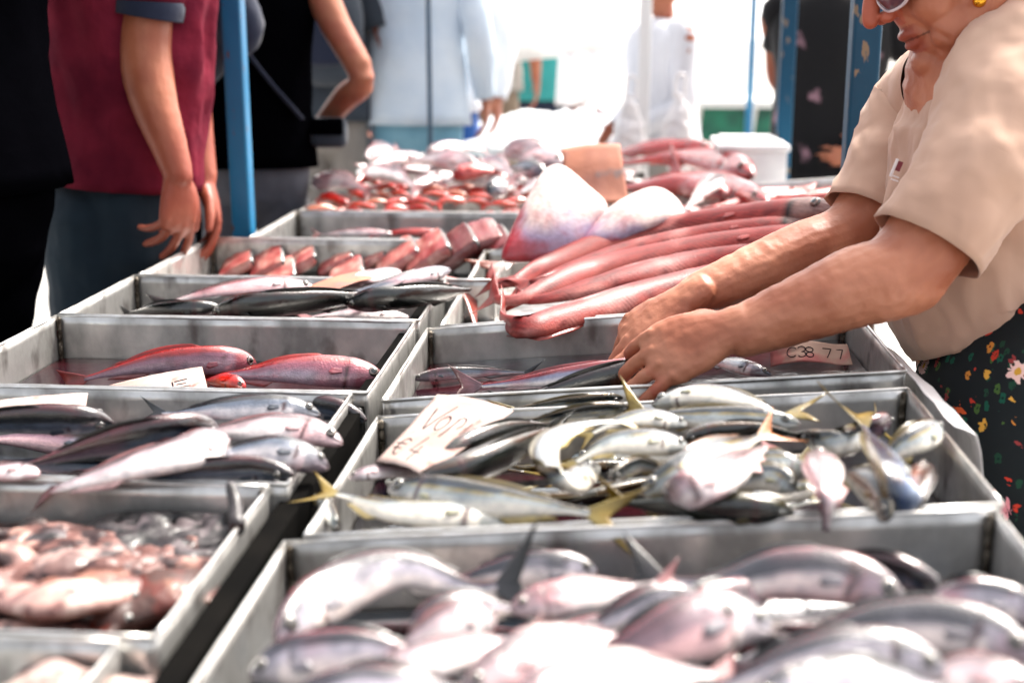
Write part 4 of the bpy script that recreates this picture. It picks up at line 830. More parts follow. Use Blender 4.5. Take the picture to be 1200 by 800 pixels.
# "Vopi  EUR 4" paper
vop = [[(.20, .22), (.26, .50), (.28, .52), (.44, .16)], arc(.47, .41, .07, .10, 0, 360, 14), [(.62, .30), (.60, .58)], arc(.66, .36, .055, .08, 200, 420, 10), [(.80, .32), (.79, .48)], [(.805, .22), (.81, .235)],
       arc(.24, .78, .085, .11, -50, -300, 12), [(.10, .74), (.27, .74)], [(.10, .80), (.25, .80)], [(.50, .62), (.44, .82), (.60, .82)], [(.55, .74), (.54, .93)]]
paper('price paper with handwritten Vopi and euro 4 standing among the yellow tailed fish', [P(512, 462, 'R', .028), P(602, 482, 'R', .034), P(500, 562, 'R', .022), P(440, 545, 'R', .010)], M['paper'],
      lambda u, v: .006*math.sin(u*3)+.004*v*v, vop, w_=.0012)
sc38 = [arc(.30, .52, .07, .22, -40, -310, 10), arc(.42, .40, .05, .12, -150, 90, 8), arc(.42, .64, .05, .13, -90, 150, 8), arc(.52, .42, .045, .11, 0, 360, 10), arc(.52, .66, .045, .12, 0, 360, 10), [(.68, .30), (.78, .28), (.72, .72)], [(.84, .28), (.92, .27), (.87, .72)]]
paper('curled pinkish price paper in the tray right of the hands', [P(903, 405, 'R', -.002), P(992, 400, 'R', .006), P(998, 424, 'R', -.014), P(903, 430, 'R', -.030)], M['pinkpaper'],
      lambda u, v: .016*math.sin(math.pi*min(1, u*1.2))-.010*u, sc38, w_=.0009)
st3 = [[(.18, .94), (.30, .55), (.42, .90)], [(.36, .5), (.50, .75), (.46, .95)], [(.66, .42), (.66, .60), (.72, .64)], [(.68, .42), (.82, .36)], [(.70, .64), (.84, .60)], [(.70, .52), (.80, .50)]]
paper('small price paper propped on the red gurnards', [P(128, 451, 'L', -.030), P(237, 430, 'L', -.004), P(246, 466, 'L', -.016), P(132, 470, 'L', -.045)], M['paper'], lambda u, v: .003*math.sin(u*3), st3, w_=.0014)
paper('blank paper at the left edge on the mackerel', [P(-60, 478, 'L', .006), P(103, 461, 'L', .016), P(99, 486, 'L', .006), P(-60, 500, 'L', .0)], M['paper'], lambda u, v: .004*math.sin(u*3))
paper('brown price paper on the long black fish', [P(352, 340, 'L', .006), P(422, 318, 'L', .014), P(440, 326, 'L', .012), P(372, 350, 'L', .004)], M['brownpaper'], lambda u, v: .006*math.sin(u*3))
paper('crumpled brown paper standing beside the red fish', [PY(658, 176, 3.42), PY(727, 170, 3.40), PY(737, 238, 3.28), PY(668, 246, 3.26)], M['brownpaper'], lambda u, v: .012*math.sin(u*2.6+.3)+.006*math.sin(v*5), nm='brown_paper', cat='paper', th=.002)

# --- white polystyrene boxes
def foambox(label, px, pyb, y, w_, d, h, zb):
    a = PY(px, pyb, y); c = Vector((a.x, y, zb)); root = thing('foam_box', c, label, 'box', 'white foam boxes'); t = .022
    b = bmesh.new(); box(b, c+Vector((0, 0, t/2)), (w_, d, t), bev=.003)
    for sx in (-1, 1): box(b, c+Vector((sx*(w_/2-t/2), 0, h/2+t/2+.001)), (t, d-2*t-.001, h-t), bev=.003); box(b, c+Vector((0, sx*(d/2-t/2), h/2+t/2+.001)), (w_, t, h-t), bev=.003)
    part('box_body', b, M['foam'], root, False)
    b = bmesh.new(); box(b, c+Vector((0, 0, h+t*.62)), (w_+.02, d+.02, t*1.1), bev=.008); box(b, c+Vector((0, 0, h+t*1.3)), (w_*.86, d*.8, t*.6), bev=.005); part('lid', b, M['foam'], root, False)
    return root
M['crate_g'] = mat('green_paint', S(20, 120, 92), .5, col2=S(12, 70, 60), nscale=5)
root = thing('market_table', PY(885, 210, 4.35), 'low white table carrying the foam box beside the chipped blue post', 'table'); c = root.location; c.z = 0; root.location.z = 0
b = bmesh.new(); box(b, c+Vector((0, 0, .665)), (.8, .55, .03), bev=.004); part('tabletop', b, M['white_paint'], root, False)
for sx in (-1, 1):
    for sy in (-1, 1): b = bmesh.new(); box(b, c+Vector((sx*.36, sy*.23, .325)), (.04, .04, .648)); part('leg', b, M['white_paint'], root, False)
foambox('white foam box with its lid on, left of the chipped blue post', 876, 200, 4.35, .21, .34, .135, .682)
foambox('white foam box low behind the lidded one', 838, 165, 4.55, .16, .14, .06, .682)
# far stall with ice, white sheets
root = thing('market_table', (-.27, 6.2, 0), 'far white table covered with shining ice', 'table')
b = bmesh.new(); box(b, (-.27, 6.2, .66), (1.1, .8, .04), bev=.004); part('tabletop', b, M['white_paint'], root, False)
for sx in (-1, 1):
    for sy in (-1, 1): b = bmesh.new(); box(b, (-.27+sx*.5, 6.2+sy*.35, .32), (.05, .05, .638)); part('leg', b, M['white_paint'], root, False)
M['ice'] = mat('ice', (.86, .88, .90, 1), .25, 0, .5, col2=(.70, .74, .78, 1), nscale=18, bump=.8, bscale=40, bdist=.01)
b = bmesh.new(); g = [[None]*49 for _ in range(33)]
for j in range(33):
    for i in range(49):
        x, y = i/48*2-1, j/32*2-1; r = max(0, 1-abs(x)**2.6)*max(0, 1-abs(y)**2.4); p = Vector((-.27+x*.53, 6.2+y*.38, .682)); q = noise.noise(p*14)+.5*noise.noise(p*34)
        p.z += r*(.13+.035*q)+.001; g[j][i] = b.verts.new(p)
for j in range(32):
    for i in range(48): b.faces.new((g[j][i], g[j][i+1], g[j+1][i+1], g[j+1][i]))
o = new('crushed_ice', b, M['ice']); kind(o, 'stuff', 'heap of crushed ice on the far white table')
for i, (x, y) in enumerate(((697, 133),)):
    A = PY(x, y, 6.0+.05*i); fish('pale', 'L', [A, A+Vector((.05, .03, .01)), A+Vector((.16, .06, -.02))], pxz=False, roll=40, H=.06, label='pale fish lying on top of the far ice', simple=True, seed=900+i)
# white parasol / sheets far behind
def hang(label, cs, y, sag=.05, nm='hanging_sheet', m='canvas'):
    A, B_, C_, D = [PY(x, py, y) for x, py in cs]; rows = []
    for j in range(9):
        v = j/8; rows.append([A.lerp(B_, i/16).lerp(D.lerp(C_, i/16), v)+Vector((0, sag*math.sin(i*1.1+v), -sag*math.sin(math.pi*i/16)*v*.3)) for i in range(17)])
    return curved_sheet(nm, label, 'canvas sheet', rows, M[m], .004)
hang('large white canvas hanging above the far ice', [(535, -120), (790, -120), (762, 52), (548, 76)], 7.2)
hang('white plastic sheet hanging left of the grey hoodie', [(655, 62), (735, 58), (728, 118), (650, 124)], 6.9, .03, 'plastic_sheet', 'bag')
# green stall
root = thing('market_table', (2.0, 9.2, 0), 'far stall with a green front and white trestle legs', 'stall')
a = PY(800, 118, 9.2); e = PY(925, 118, 9.2); zt = a.z; cx = (a.x+e.x)/2; root.location = (cx, 9.2, 0)
b = bmesh.new(); box(b, (cx, 9.2, zt), (e.x-a.x+.3, .9, .05), bev=.005); part('tabletop', b, M['white_paint'], root, False)
b = bmesh.new(); box(b, (cx, 9.0, zt-.17), (e.x-a.x+.2, .03, .28)); part('green_front', b, M['crate_g'], root, False)
for sx in (-.32, .05, .40): b = bmesh.new(); limb(b, [(cx+sx-.03, 8.93, 0.02), (cx+sx+.05, 8.93, zt-.03)], [.025, .025], n=8); part('leg', b, M['white_paint'], root)
# ------------------------------------------------------------------ people
def cloth(nm, col, col2=None, nscale=4, rough=.85, bscale=7, bump=.5, bdist=.02, **kw): return mat(nm, col, rough, 0, .25, col2=col2 or tuple(c*.8 for c in col[:3])+(1,), nscale=nscale, bump=bump, bscale=bscale, bdist=bdist, sheen=.15, **kw)
M['skin_p'] = mat('skin', (1, 1, 1, 1), .48, 0, .45, col2=(.97, .94, .92, 1), nscale=22, ndetail=6, mix=(.35, .75), attr='tint', bump=.35, bscale=150, bdist=.0016, bdetail=5, sss=.12)
M['tee'] = cloth('beige_cotton', S(200, 166, 146), S(190, 154, 134), bscale=9, bump=.9, bdist=.035, bdetail=2)
M['polo'] = (lambda *a, **k: mat(a[0], a[1], .95, 0, .08, col2=a[2], nscale=11, bump=.5, bscale=14, bdist=.02))('maroon_pique', S(118, 34, 52), S(92, 24, 42), nscale=11, bscale=14, bdist=.03)
M['navy'] = cloth('navy_cloth', S(30, 38, 60)); M['denim'] = cloth('dark_denim', S(26, 44, 56), S(16, 30, 42), bscale=9)
M['black'] = mat('black_cloth', (.0012, .0012, .0018, 1), 1, 0, 0, col2=(.001, .001, .0015, 1), bump=.4, bscale=8, bdist=.02); M['greyjean'] = cloth('grey_denim', S(106, 106, 114), S(84, 84, 92)); M['hoodie'] = cloth('grey_fleece', S(214, 215, 222))
M['stripe'] = cloth('pale_blue_shirt', S(222, 234, 244), S(196, 214, 232), stretch=(1, 1, 1)); M['ltdenim'] = cloth('light_denim', S(134, 180, 200), S(104, 156, 182)); M['charcoal'] = cloth('charcoal_cloth', S(60, 68, 78)); M['khaki'] = cloth('khaki_cloth', S(128, 112, 96))
M['palegrey'] = cloth('pale_grey_cloth', S(150, 144, 138)); M['whitecloth'] = cloth('white_cloth', S(226, 228, 232)); M['teal'] = cloth('teal_cloth', S(60, 160, 160)); M['wine'] = cloth('wine_cloth', S(96, 44, 56)); M['blueb'] = cloth('blue_cloth', S(40, 84, 150))
M['hair_d'] = mat('dark_hair', S(52, 40, 34), .5, col2=S(30, 24, 22), nscale=60, bump=.8, bscale=90, stretch=(1, 1, .2)); M['hair_g'] = mat('grey_hair', S(150, 144, 138), .5, col2=S(110, 104, 100), nscale=60, bump=.8, bscale=90, stretch=(1, 1, .2))
M['shoe'] = mat('shoe_leather', S(40, 36, 34), .45, col2=S(60, 52, 48))
SKIN = L3_(210, 168, 146); RED = L3_(200, 142, 126)
def hand(b, W, fwd, back, right, curls, s=1.0, splay=(8, 2, -3, -10), thumb=(.55, .75, -.25), tb=25):
    f = Vector(fwd).normalized(); k = Vector(back); k = (k-f*k.dot(f)).normalized(); t = k.cross(f) if right else f.cross(k); W = Vector(W)
    refs = None
    def pt(x, y, z): return W+f*(x*s)+t*(y*s)+k*(z*s)
    pal = [pt(-.02, 0, 0), pt(.01, .001, .001), pt(.04, .002, .003), pt(.072, .002, .003), pt(.094, .0, .0)]
    limb(b, pal, [(.027*s, .020*s), (.029*s, .019*s), (.038*s, .017*s), (.042*s, .0145*s), (.037*s, .0105*s)], n=18, ref=k)
    base = [(.090, .030), (.095, .0105), (.091, -.0095), (.082, -.028)]; L_ = [(.043, .026, .021), (.048, .030, .022), (.044, .028, .022), (.034, .021, .019)]; tips = []
    for i in range(4):
        c = curls[i]; ang = 0; sp = math.radians(splay[i]); d0 = (f*math.cos(sp)+t*math.sin(sp)).normalized(); p = pt(base[i][0], base[i][1], .001); pts = [p-d0*.02*s, p+k*.0015*s]; cur = p
        for j in range(3):
            ang += math.radians(c[j]); d = d0*math.cos(ang)-k*math.sin(ang); cur = cur+d*L_[i][j]*s; pts.append(cur.copy())
        r = (.0084, .0089, .0086, .0076)[i]*s; limb(b, pts, [r*1.02, r*1.08, r*1.0, r*.90, r*.72], n=12, steps=5); tips.append((pts[-1], d, k*math.cos(ang)+d0*math.sin(ang)))
    q = pt(.018, .022, -.004); d = (f*thumb[0]+t*thumb[1]+k*thumb[2]).normalized(); p1 = q+d*.040*s; d2 = (d*math.cos(math.radians(tb))+(f*.7-k*.5-t*.2).normalized()*math.sin(math.radians(tb))).normalized(); p2 = p1+d2*.032*s; p3 = p2+(d2*.9+f*.2-k*.15).normalized()*.026*s
    limb(b, [q-d*.012*s, q+d*.015*s, p1, p2, p3], [.013*s, .0155*s, .0118*s, .0108*s, .0082*s], n=12, steps=5)
    for i in range(4):  # knuckles
        ball(b, pt(base[i][0]-.004, base[i][1], .0075), .0072*s, n=12)
    return tips, k
def headshape(b, O, F_, U_, s, old=False):
    F_ = Vector(F_).normalized(); U_ = Vector(U_); U_ = (U_-F_*U_.dot(F_)).normalized(); L_ = U_.cross(F_); R = Matrix((F_, L_, U_)).transposed(); O = Vector(O)
    def w(x, y, z): return O+R @ Vector((x, y, z))*s
    def el(c, r, n=28): ball(b, w(*c), tuple(q*s for q in r), rot=R, n=n)
    el((-.012, 0, .035), (.098, .077, .100)); el((.032, 0, -.030), (.064, .060, .080)); el((.080, 0, -.102), (.021, .024, .018)); el((.074, 0, -.062), (.020, .030, .034)); el((.048, 0, -.085), (.042, .044, .032))
    for q in (-1, 1):
        el((.056, q*.034, -.040), (.030, .028, .034)); el((.046, q*.040, -.078), (.034, .022, .028)); el((.104, q*.0125, -.034), (.010, .008, .008)); el((.078, q*.034, .024), (.016, .026, .010)) 
        limb(b, [w(-.012, q*.060, -.035), w(.02, q*.052, -.075), w(.06, q*.028, -.100)], [.022*s, .020*s, .018*s], n=12)
        limb(b, [w(-.012, q*.074, .022), w(-.020, q*.083, .014), w(-.020, q*.083, -.006), w(-.010, q*.076, -.026)], [.007*s, .009*s, .008*s, .007*s], n=8)
    limb(b, [w(.086, 0, .030), w(.101, 0, .004), w(.116, 0, -.020), w(.121, 0, -.030)], [.008*s, .009*s, .0105*s, .0095*s], n=14)
    limb(b, [w(.078, -.027, -.0685), w(.092, -.012, -.0630), w(.096, 0, -.064), w(.092, .012, -.0630), w(.078, .027, -.0685)], [.003*s, .0048*s, .0052*s, .0048*s, .003*s], n=10)
    limb(b, [w(.077, -.025, -.0715), w(.089, -.012, -.0765), w(.092, 0, -.077), w(.089, .012, -.0765), w(.077, .025, -.0715)], [.003*s, .0048*s, .0054*s, .0048*s, .003*s], n=10)
    if old: el((.030, 0, -.108), (.042, .034, .018))
    return w, R
def garment(root, nm, path, rads, m, n=56, ref=(1, 0, 0), th=.003, folds=.006, fs=14, steps=5, seed=0, hang=True, fold_dir=None):
    """open shell of cloth: outer wall, hem and inner wall"""
    N = (len(path)-1)*steps+1; c = catmull(path, N); xs = [i/(len(rads)-1) for i in range(len(rads))]; rr = []
    for i in range(N): t = i/(N-1); rr.append((smooth(xs, [r[0] for r in rads], t), smooth(xs, [r[1] for r in rads], t)))
    def dp(t, th_, v):
        q = Vector((v.x, v.y, v.z*.45)) if fold_dir is None else fold_dir(v)
        n1 = noise.noise(q*fs+Vector((seed, 0, 0))); n2 = noise.noise(q*fs*2.1+Vector((9, seed, 0))); return folds*(.8*n1+.75*(.45-1.6*abs(n2))*(.5+n1)+.25*noise.noise(q*fs*4.5))*min(1, .35+t)
    cc = c+list(reversed(c[len(c)//3:])); r2 = rr+[(a-th, b_-th) for a, b_ in reversed(rr[len(c)//3:])]
    b = bmesh.new(); pts = cc; rings = []
    for i, p in enumerate(pts):
        ii = i if i < N else (2*N-1-i); T = (c[min(ii+1, N-1)]-c[max(ii-1, 0)]).normalized(); s_ = T.cross(Vector(ref)).normalized(); u = s_.cross(T); a, bb = r2[i]; ring = []
        for k in range(n):
            an = 2*math.pi*k/n; v = p+s_*a*math.cos(an)+u*bb*math.sin(an); ring.append(b.verts.new(v+(s_*math.cos(an)+u*math.sin(an))*dp(ii/(N-1), an, v)))
        rings.append(ring)
    for i in range(len(rings)-1):
        for k in range(n): b.faces.new((rings[i][k], rings[i][(k+1) % n], rings[i+1][(k+1) % n], rings[i+1][k]))
    bmesh.ops.recalc_face_normals(b, faces=b.faces)
    return part(nm, b, m, root)
def shoe(root, p, d):
    d = Vector((d[0], d[1], 0)).normalized(); b = bmesh.new(); p = Vector((p[0], p[1], 0)); limb(b, [p-d*.05+Vector((0, 0, .045)), p+d*.05+Vector((0, 0, .042)), p+d*.17+Vector((0, 0, .032))], [(.038, .042), (.044, .038), (.036, .026)], n=14); 
    for v in b.verts: v.co.z = max(.003, v.co.z)
    part('shoe', b, M['shoe'], root)
def human(label, x, y, h, face, top, bottom, arms=None, sleeve=.3, hair='hair_d', build=1.0, group=None, voxel=.011, skin=SKIN, hem=.50, extra=None, lean=0, hair_long=False, skirt=False, long_sleeve=False, headlook=None):
    """standing figure; local x is forward. arms: two (elbow, wrist, fwd, back, curls) in local metres"""
    root = thing('person', (x, y, 0), label, 'person', group); k = h/1.72; R = Matrix.Rotation(face, 3, 'Z'); O = Vector((x, y, 0))
    def w(a, b_=0, c=0): v = Vector(a) if not isinstance(a, (int, float)) else Vector((a, b_, c)); v = v*k; v.x += lean*max(0, v.z-.95*k); return O+R @ v
    ref = R @ Vector((0, 1, 0)); b = bmesh.new(); B_ = build
    hipz = .90; legs = []
    for s in (-1, 1):
        legs.append([(0, s*.085*B_, .88), (.012, s*.095, .50), (-.005, s*.10, .28), (-.02, s*.10, .08)]); limb(b, [w(*p) for p in legs[-1]], [.075*k*B_, .055*k, .052*k, .038*k], n=12, steps=3)
    limb(b, [w(0, 0, .84), w(.0, 0, 1.0), w(.01, 0, 1.2), w(.0, 0, 1.38), w(-.005, 0, 1.44)], [(.11*k*B_, .15*k*B_), (.095*k*B_, .135*k*B_), (.11*k*B_, .155*k*B_), (.09*k, .15*k*B_), (.05*k, .08*k)], n=18, ref=R @ Vector((1, 0, 0)).cross(Vector((0, 0, 1))), steps=4)
    limb(b, [w(-.01, 0, 1.38), w(.0, 0, 1.48), w(.015, 0, 1.56)], [.058*k, .054*k, .055*k], n=14, steps=3)
    F0 = R @ Vector(headlook or (1, 0, -.12)); headshape(b, w(.02, 0, 1.60), F0, (0, 0, 1), k*.98)
    arms = arms or [((-.03, .25, 1.12), (.05, .26, .88), (.1, 0, -1), (0, 1, 0), None), ((-.03, -.25, 1.12), (.05, -.26, .88), (.1, 0, -1), (0, -1, 0), None)]
    for i, A in enumerate(arms):
        s = 1 if i == 0 else -1; sh = w(0, s*.185*B_, 1.40); el, wr = w(*A[0]), w(*A[1]); limb(b, [w(0, s*.12, 1.40), sh, sh.lerp(el, .5), el, el.lerp(wr, .35), wr], [.055*k, .056*k, .048*k, .042*k, .042*k, .028*k], n=14, steps=4)
        hand(b, wr, R @ Vector(A[2]), R @ Vector(A[3]), i == 1, A[4] or [(20, 25, 15)]*4, k*1.02)
    bb = fuse(b, voxel, 3)
    tinted('body', bb, M['skin_p'], root, lambda p, n: cmix(skin, RED, .35*sst(-.1, .5, fbm(p, 14, 2))))
    # top
    if top:
        m = M[top]; b = bmesh.new(); e = .016
        garment(root, 'shirt', [w(-.01, 0, 1.47), w(0, 0, 1.42), w(.005, 0, 1.30), w(.01, 0, 1.15), w(.01, 0, 1.0), w(.0, 0, hem/.5*.82)], [((.065)*k, .075*k), (.10*k*B_, .185*k*B_), (.125*k*B_, .195*k*B_), (.122*k*B_, .175*k*B_), (.125*k*B_, .175*k*B_), (.135*k*B_, .185*k*B_)], m, ref=ref, folds=.012, fs=9, seed=x*10)
        for i, A in enumerate(arms):
            s = 1 if i == 0 else -1; sh = w(0, s*.165*B_, 1.405); el, wr = w(*A[0]), w(*A[1])
            if sleeve > 0:
                pts = [w(0, s*.09, 1.40), sh, sh.lerp(el, min(1, sleeve*1.0)*.6), sh.lerp(el, min(1, sleeve*1.5))] if not long_sleeve else [w(0, s*.09, 1.40), sh, sh.lerp(el, .5), el, el.lerp(wr, .5), wr]
                rd = [(.075*k, .075*k)]*2+[(.070*k, .070*k)]*(len(pts)-2)
                if long_sleeve: rd = [(.075*k,)*2, (.075*k,)*2, (.066*k,)*2, (.060*k,)*2, (.052*k,)*2, (.042*k,)*2]
                garment(root, 'sleeve', pts, rd, m, n=24, ref=R @ Vector((1, .13, .1)), folds=.009, fs=14, seed=i+x)
    if skirt: garment(root, 'skirt', [w(0, 0, 1.0), w(0, 0, .8), w(0, 0, .5), w(0, 0, .35)], [(.12*k, .16*k), (.15*k, .20*k), (.18*k, .24*k), (.20*k, .26*k)], M[bottom], ref=ref, folds=.02, fs=8)
    else:
        b = bmesh.new()
        for lg in legs: limb(b, [w(lg[0][0], lg[0][1]*.9, .84)]+[w(*p) for p in lg[1:]], [.088*k*B_, .074*k, .068*k, .060*k], n=16, steps=4)
        limb(b, [w(0, 0, .82), w(0, 0, .90), w(0, 0, 1.02)], [(.116*k*B_, .158*k*B_), (.112*k*B_, .150*k*B_), (.090*k*B_, .125*k*B_)], n=18, ref=R @ Vector((1, 0, 0)).cross(Vector((0, 0, 1))), steps=4)
        bb = fuse(b, voxel, 2, disp=lambda p: .006*noise.noise(Vector((p.x, p.y, p.z*1.2))*13)); part('trousers', bb, M[bottom], root)
    for s in (-1, 1): q = w(-.02, s*.10, 0); shoe(root, q, R @ Vector((1, s*.15, 0)))
    b = bmesh.new(); hc = w(.02, 0, 1.60); ball(b, hc+R @ Vector((-.022, 0, .045))*k, (.104*k, .085*k, .100*k), rot=R, n=24)
    if hair_long: ball(b, hc+R @ Vector((-.06, 0, -.05))*k, (.05*k, .08*k, .12*k), rot=R, n=20)
    bb = fuse(b, .008, 2, disp=lambda p: .006*noise.noise(p*30)); 
    part('hair', bb, M[hair], root)
    return root, w, R
# --- the woman reaching into the tray
def woman():
    root = thing('person', (.80, 2.0, 0), 'stout older woman in beige shirt and floral skirt, both hands in a fish tray', 'person'); b = bmesh.new()
    sc = 1.22
    # near (left) arm
    W1 = PY(870, 389, 1.765); E1 = PY(1062, 313, 1.78); S1 = PY(1172, 130, 1.88)
    limb(b, [S1, S1.lerp(E1, .5)+Vector((.01, 0, 0)), E1+Vector((.0, 0, 0)), E1.lerp(W1, .32), E1.lerp(W1, .7), W1], [.072, .064, .060, .056, .046, (.040, .032)], n=22, steps=6, ref=(0, -.6, .8))
    ball(b, E1+Vector((.004, -.004, -.014)), .052)
    t1, k1 = hand(b, PY(856, 388, 1.76), (-.90, .02, -.40), (-.20, -.80, .56), False, [(46, 50, 22), (38, 40, 20), (22, 28, 14), (8, 16, 10)], sc, splay=(10, 3, -6, -15), thumb=(.55, .5, -.6))
    # far (right) arm
    W2 = PY(818, 345, 2.00); E2 = PY(1000, 272, 2.12); S2 = PY(1092, 128, 2.22)
    limb(b, [S2, S2.lerp(E2, .5), E2, E2.lerp(W2, .35), E2.lerp(W2, .72), W2], [.068, .060, .055, .050, .042, (.036, .031)], n=22, steps=6, ref=(0, -.6, .8))
    t2, k2 = hand(b, PY(806, 350, 1.99), (-.80, -.05, -.56), (-.45, -.42, .76), True, [(-4, 6, 4), (26, 30, 14), (44, 40, 18), (48, 40, 18)], sc, splay=(12, 3, -5, -12), thumb=(.70, .38, -.50))
    # trunk and legs
    H_ = [PY(1195, 470, 2.02), PY(1178, 380, 2.02), PY(1162, 260, 2.02), PY(1150, 170, 2.03), PY(1135, 110, 2.03)]
    limb(b, H_, [(.15, .18), (.14, .17), (.135, .17), (.13, .16), (.09, .13)], n=24, ref=(0, 1, 0))
    limb(b, [S1, PY(1140, 130, 2.03), S2], [.07, .08, .07], n=16)
    hips = H_[0]
    for s in (-1, 1): limb(b, [hips+Vector((.02, s*.09, 0)), Vector((hips.x+.10, hips.y+s*.10, .34)), Vector((hips.x+.14, hips.y+s*.10, .09))], [.10, .07, .045], n=14)
    nose = PY(1012, 29, 1.98); F_ = Vector((-.885, -.10, -.46)).normalized(); U_ = Vector((-.46, .03, .885)); U_ = (U_-F_*U_.dot(F_)).normalized(); hs = 1.27
    O = nose-(F_*.130+U_*(-.030))*hs
    w, R = headshape(b, O, F_, U_, hs, True)
    limb(b, [w(-.02, 0, -.02), w(-.045, 0, -.09), PY(1136, 100, 2.03)], [.084, .094, .098], n=20)
    ins = (nose, O)
    def disp(p):
        q = R.inverted() @ (p-O)/hs; d = .0009*fbm(p, 38, 3)
        if q.x > -.03 and q.z < .02 and abs(q.x) < .2 and abs(q.z) < .2:   # furrows of the old cheek, running down from the eye to the jaw
            m_ = sst(.045, .065, abs(q.y))*.6+.4; a = noise.noise(Vector((q.x*95+q.z*50, q.y*25, q.z*16-q.x*12)))
            d -= .0034*max(0, a)*m_*sst(.098, .080, q.x)
            # fold from nose wing to mouth corner
            e = abs((q.x-.094)+(q.z+.036)*-.52); d -= .003*math.exp(-(e/.0035)**2)*sst(-.095, -.08, q.z)*sst(-.03, -.045, q.z)*sst(.012, .020, abs(q.y))
        if (p-t1[0][0]).length < .30 or (p-E1).length < .2: d += .0011*noise.noise(Vector((p.x*75, p.y*30, p.z*75)))
        return d
    bb = fuse(b, .0028, 2, disp=disp)
    tipz = [t[0] for t in t1+t2]
    def col(p, n):
        c = cmix(L3_(208, 164, 142), L3_(224, 186, 166), sst(-.3, .4, fbm(p, 9, 3))); c = cmix(c, L3_(196, 146, 126), .12*sst(.1, .6, fbm(p+Vector((4, 4, 4)), 26, 3)))
        for t in tipz:
            d = (p-t).length
            if d < .10: c = cmix(c, L3_(204, 112, 98), .6*sst(.10, .02, d)); break
        q = R.inverted() @ (p-O)/hs
        if q.x > .07 and abs(q.y) < .03 and -.088 < q.z < -.054: c = cmix(c, L3_(186, 112, 98), .5*sst(.030, .018, abs(q.y)))
        if q.x > .06 and abs(q.z+.0700) < .0012 and abs(q.y) < .036: c = cmix(c, L3_(120, 64, 52), .45)
        if q.x > .09 and -.05 < q.z: c = cmix(c, L3_(216, 140, 122), .4)
        return c
    tinted('body', bb, M['skin_p'], root, col)
    # nails
    for (tp, d, kk), on in zip(t1+t2, [1]*8):
        b = bmesh.new(); c = tp-d*.004*sc+kk*.0066*sc; s = d.cross(kk).normalized(); Rn = Matrix((d, s, kk)).transposed(); ball(b, c, (.0075*sc, .0052*sc, .0016*sc), rot=Rn, n=12); part('nail', b, M['nail'], root)
    # shirt: trunk, two sleeves, collar
    def fdir(v): return Vector((v.x*1.3+v.z*.55, v.y*1.2, v.z*.35-v.x*.1))
    garment(root, 'shirt', [PY(1127, 55, 2.03), PY(1145, 80, 2.03), PY(1160, 128, 2.03), PY(1158, 200, 2.03), PY(1152, 290, 2.03), PY(1156, 340, 2.03), PY(1172, 376, 2.02)],
            [(.070, .080), (.108, .150), (.138, .190), (.148, .200), (.156, .205), (.158, .205), (.150, .200)], M['tee'], n=130, ref=(0, 1, 0), folds=.020, fs=12, steps=9, seed=3, fold_dir=fdir, th=.004)
    garment(root, 'sleeve', [PY(1205, 55, 1.96), PY(1185, 98, 1.90), PY(1150, 190, 1.83), PY(1088, 290, 1.79)], [(.085, .09), (.096, .092), (.086, .090), (.080, .086)], M['tee'], n=90, ref=(0, -1, .2), folds=.014, fs=11, steps=10, seed=8, th=.0022, fold_dir=lambda v: Vector((v.x+v.z, v.y, (v.z-v.x)*.3)))
    garment(root, 'sleeve', [PY(1108, 98, 2.10), PY(1086, 125, 2.20), PY(1052, 185, 2.17), PY(1018, 252, 2.13)], [(.070, .078), (.088, .088), (.080, .080), (.074, .074)], M['tee'], n=70, ref=(0, -1, .2), folds=.012, fs=12, steps=8, seed=12, th=.0022, fold_dir=lambda v: Vector((v.x+v.z, v.y, (v.z-v.x)*.3)))
    cp = [PY(1127, 55, 2.03)+Vector((.069*math.cos(a)*.92, .080*math.sin(a), .069*math.cos(a)*.38)) for a in np.linspace(0, 2*math.pi, 25)]
    sp_ = [PY(1108, 104, 1.905), PY(1128, 108, 1.83), PY(1152, 112, 1.795), PY(1180, 120, 1.785), PY(1210, 134, 1.79)]
    b = bmesh.new(); loft(b, cp, [(.010, .009)]*25, n=10); part('collar', b, M['tee'], root)
    # small stitched mark on the chest
    c0 = PY(1052, 198, 1.845); dd = (PY(1046, 214, 1.845)-PY(1056, 190, 1.845)).normalized(); sd_ = dd.cross(Vector((0, -1, 0))).normalized()
    b = bmesh.new(); box(b, c0+dd*-.004, (.007, .004, .014), rot=Matrix((sd_, Vector((0, 1, 0)), dd)).transposed()); part('badge', b, M['badge_r'], root, False)
    b = bmesh.new(); Rb = Matrix((sd_, Vector((0, 1, 0)), dd)).transposed(); box(b, c0+sd_*.0055, (.003, .005, .026), rot=Rb); box(b, c0+dd*.011+sd_*-.001, (.010, .005, .002), rot=Rb); box(b, c0+dd*.016+sd_*-.002, (.010, .005, .002), rot=Rb); part('badge', b, M['badge_w'], root, False)
    # floral skirt
    garment(root, 'skirt', [(.705, 2.02, .80), (.70, 1.98, .70), (.705, 1.95, .60), (.72, 1.95, .48), (.74, 1.95, .34), (.76, 1.95, .20)], [(.150, .20), (.205, .30), (.235, .37), (.25, .40), (.26, .42), (.27, .43)], M['floral'], n=90, ref=(0, 1, 0), folds=.016, fs=8, steps=8, seed=5)
    for s in (-1, 1): shoe(root, (hips.x+.14, hips.y+s*.10), (-1, 0))
    # hair
    b = bmesh.new(); ball(b, w(-.032, 0, .052), (.100*hs, .088*hs, .096*hs), rot=R, n=32); ball(b, w(-.065, 0, -.01), (.05*hs, .072*hs, .075*hs), rot=R, n=24); bb = fuse(b, .006, 2, disp=lambda p: .006*noise.noise(p*34)+.003*noise.noise(p*90)); part('hair', bb, M['hair_g'], root)
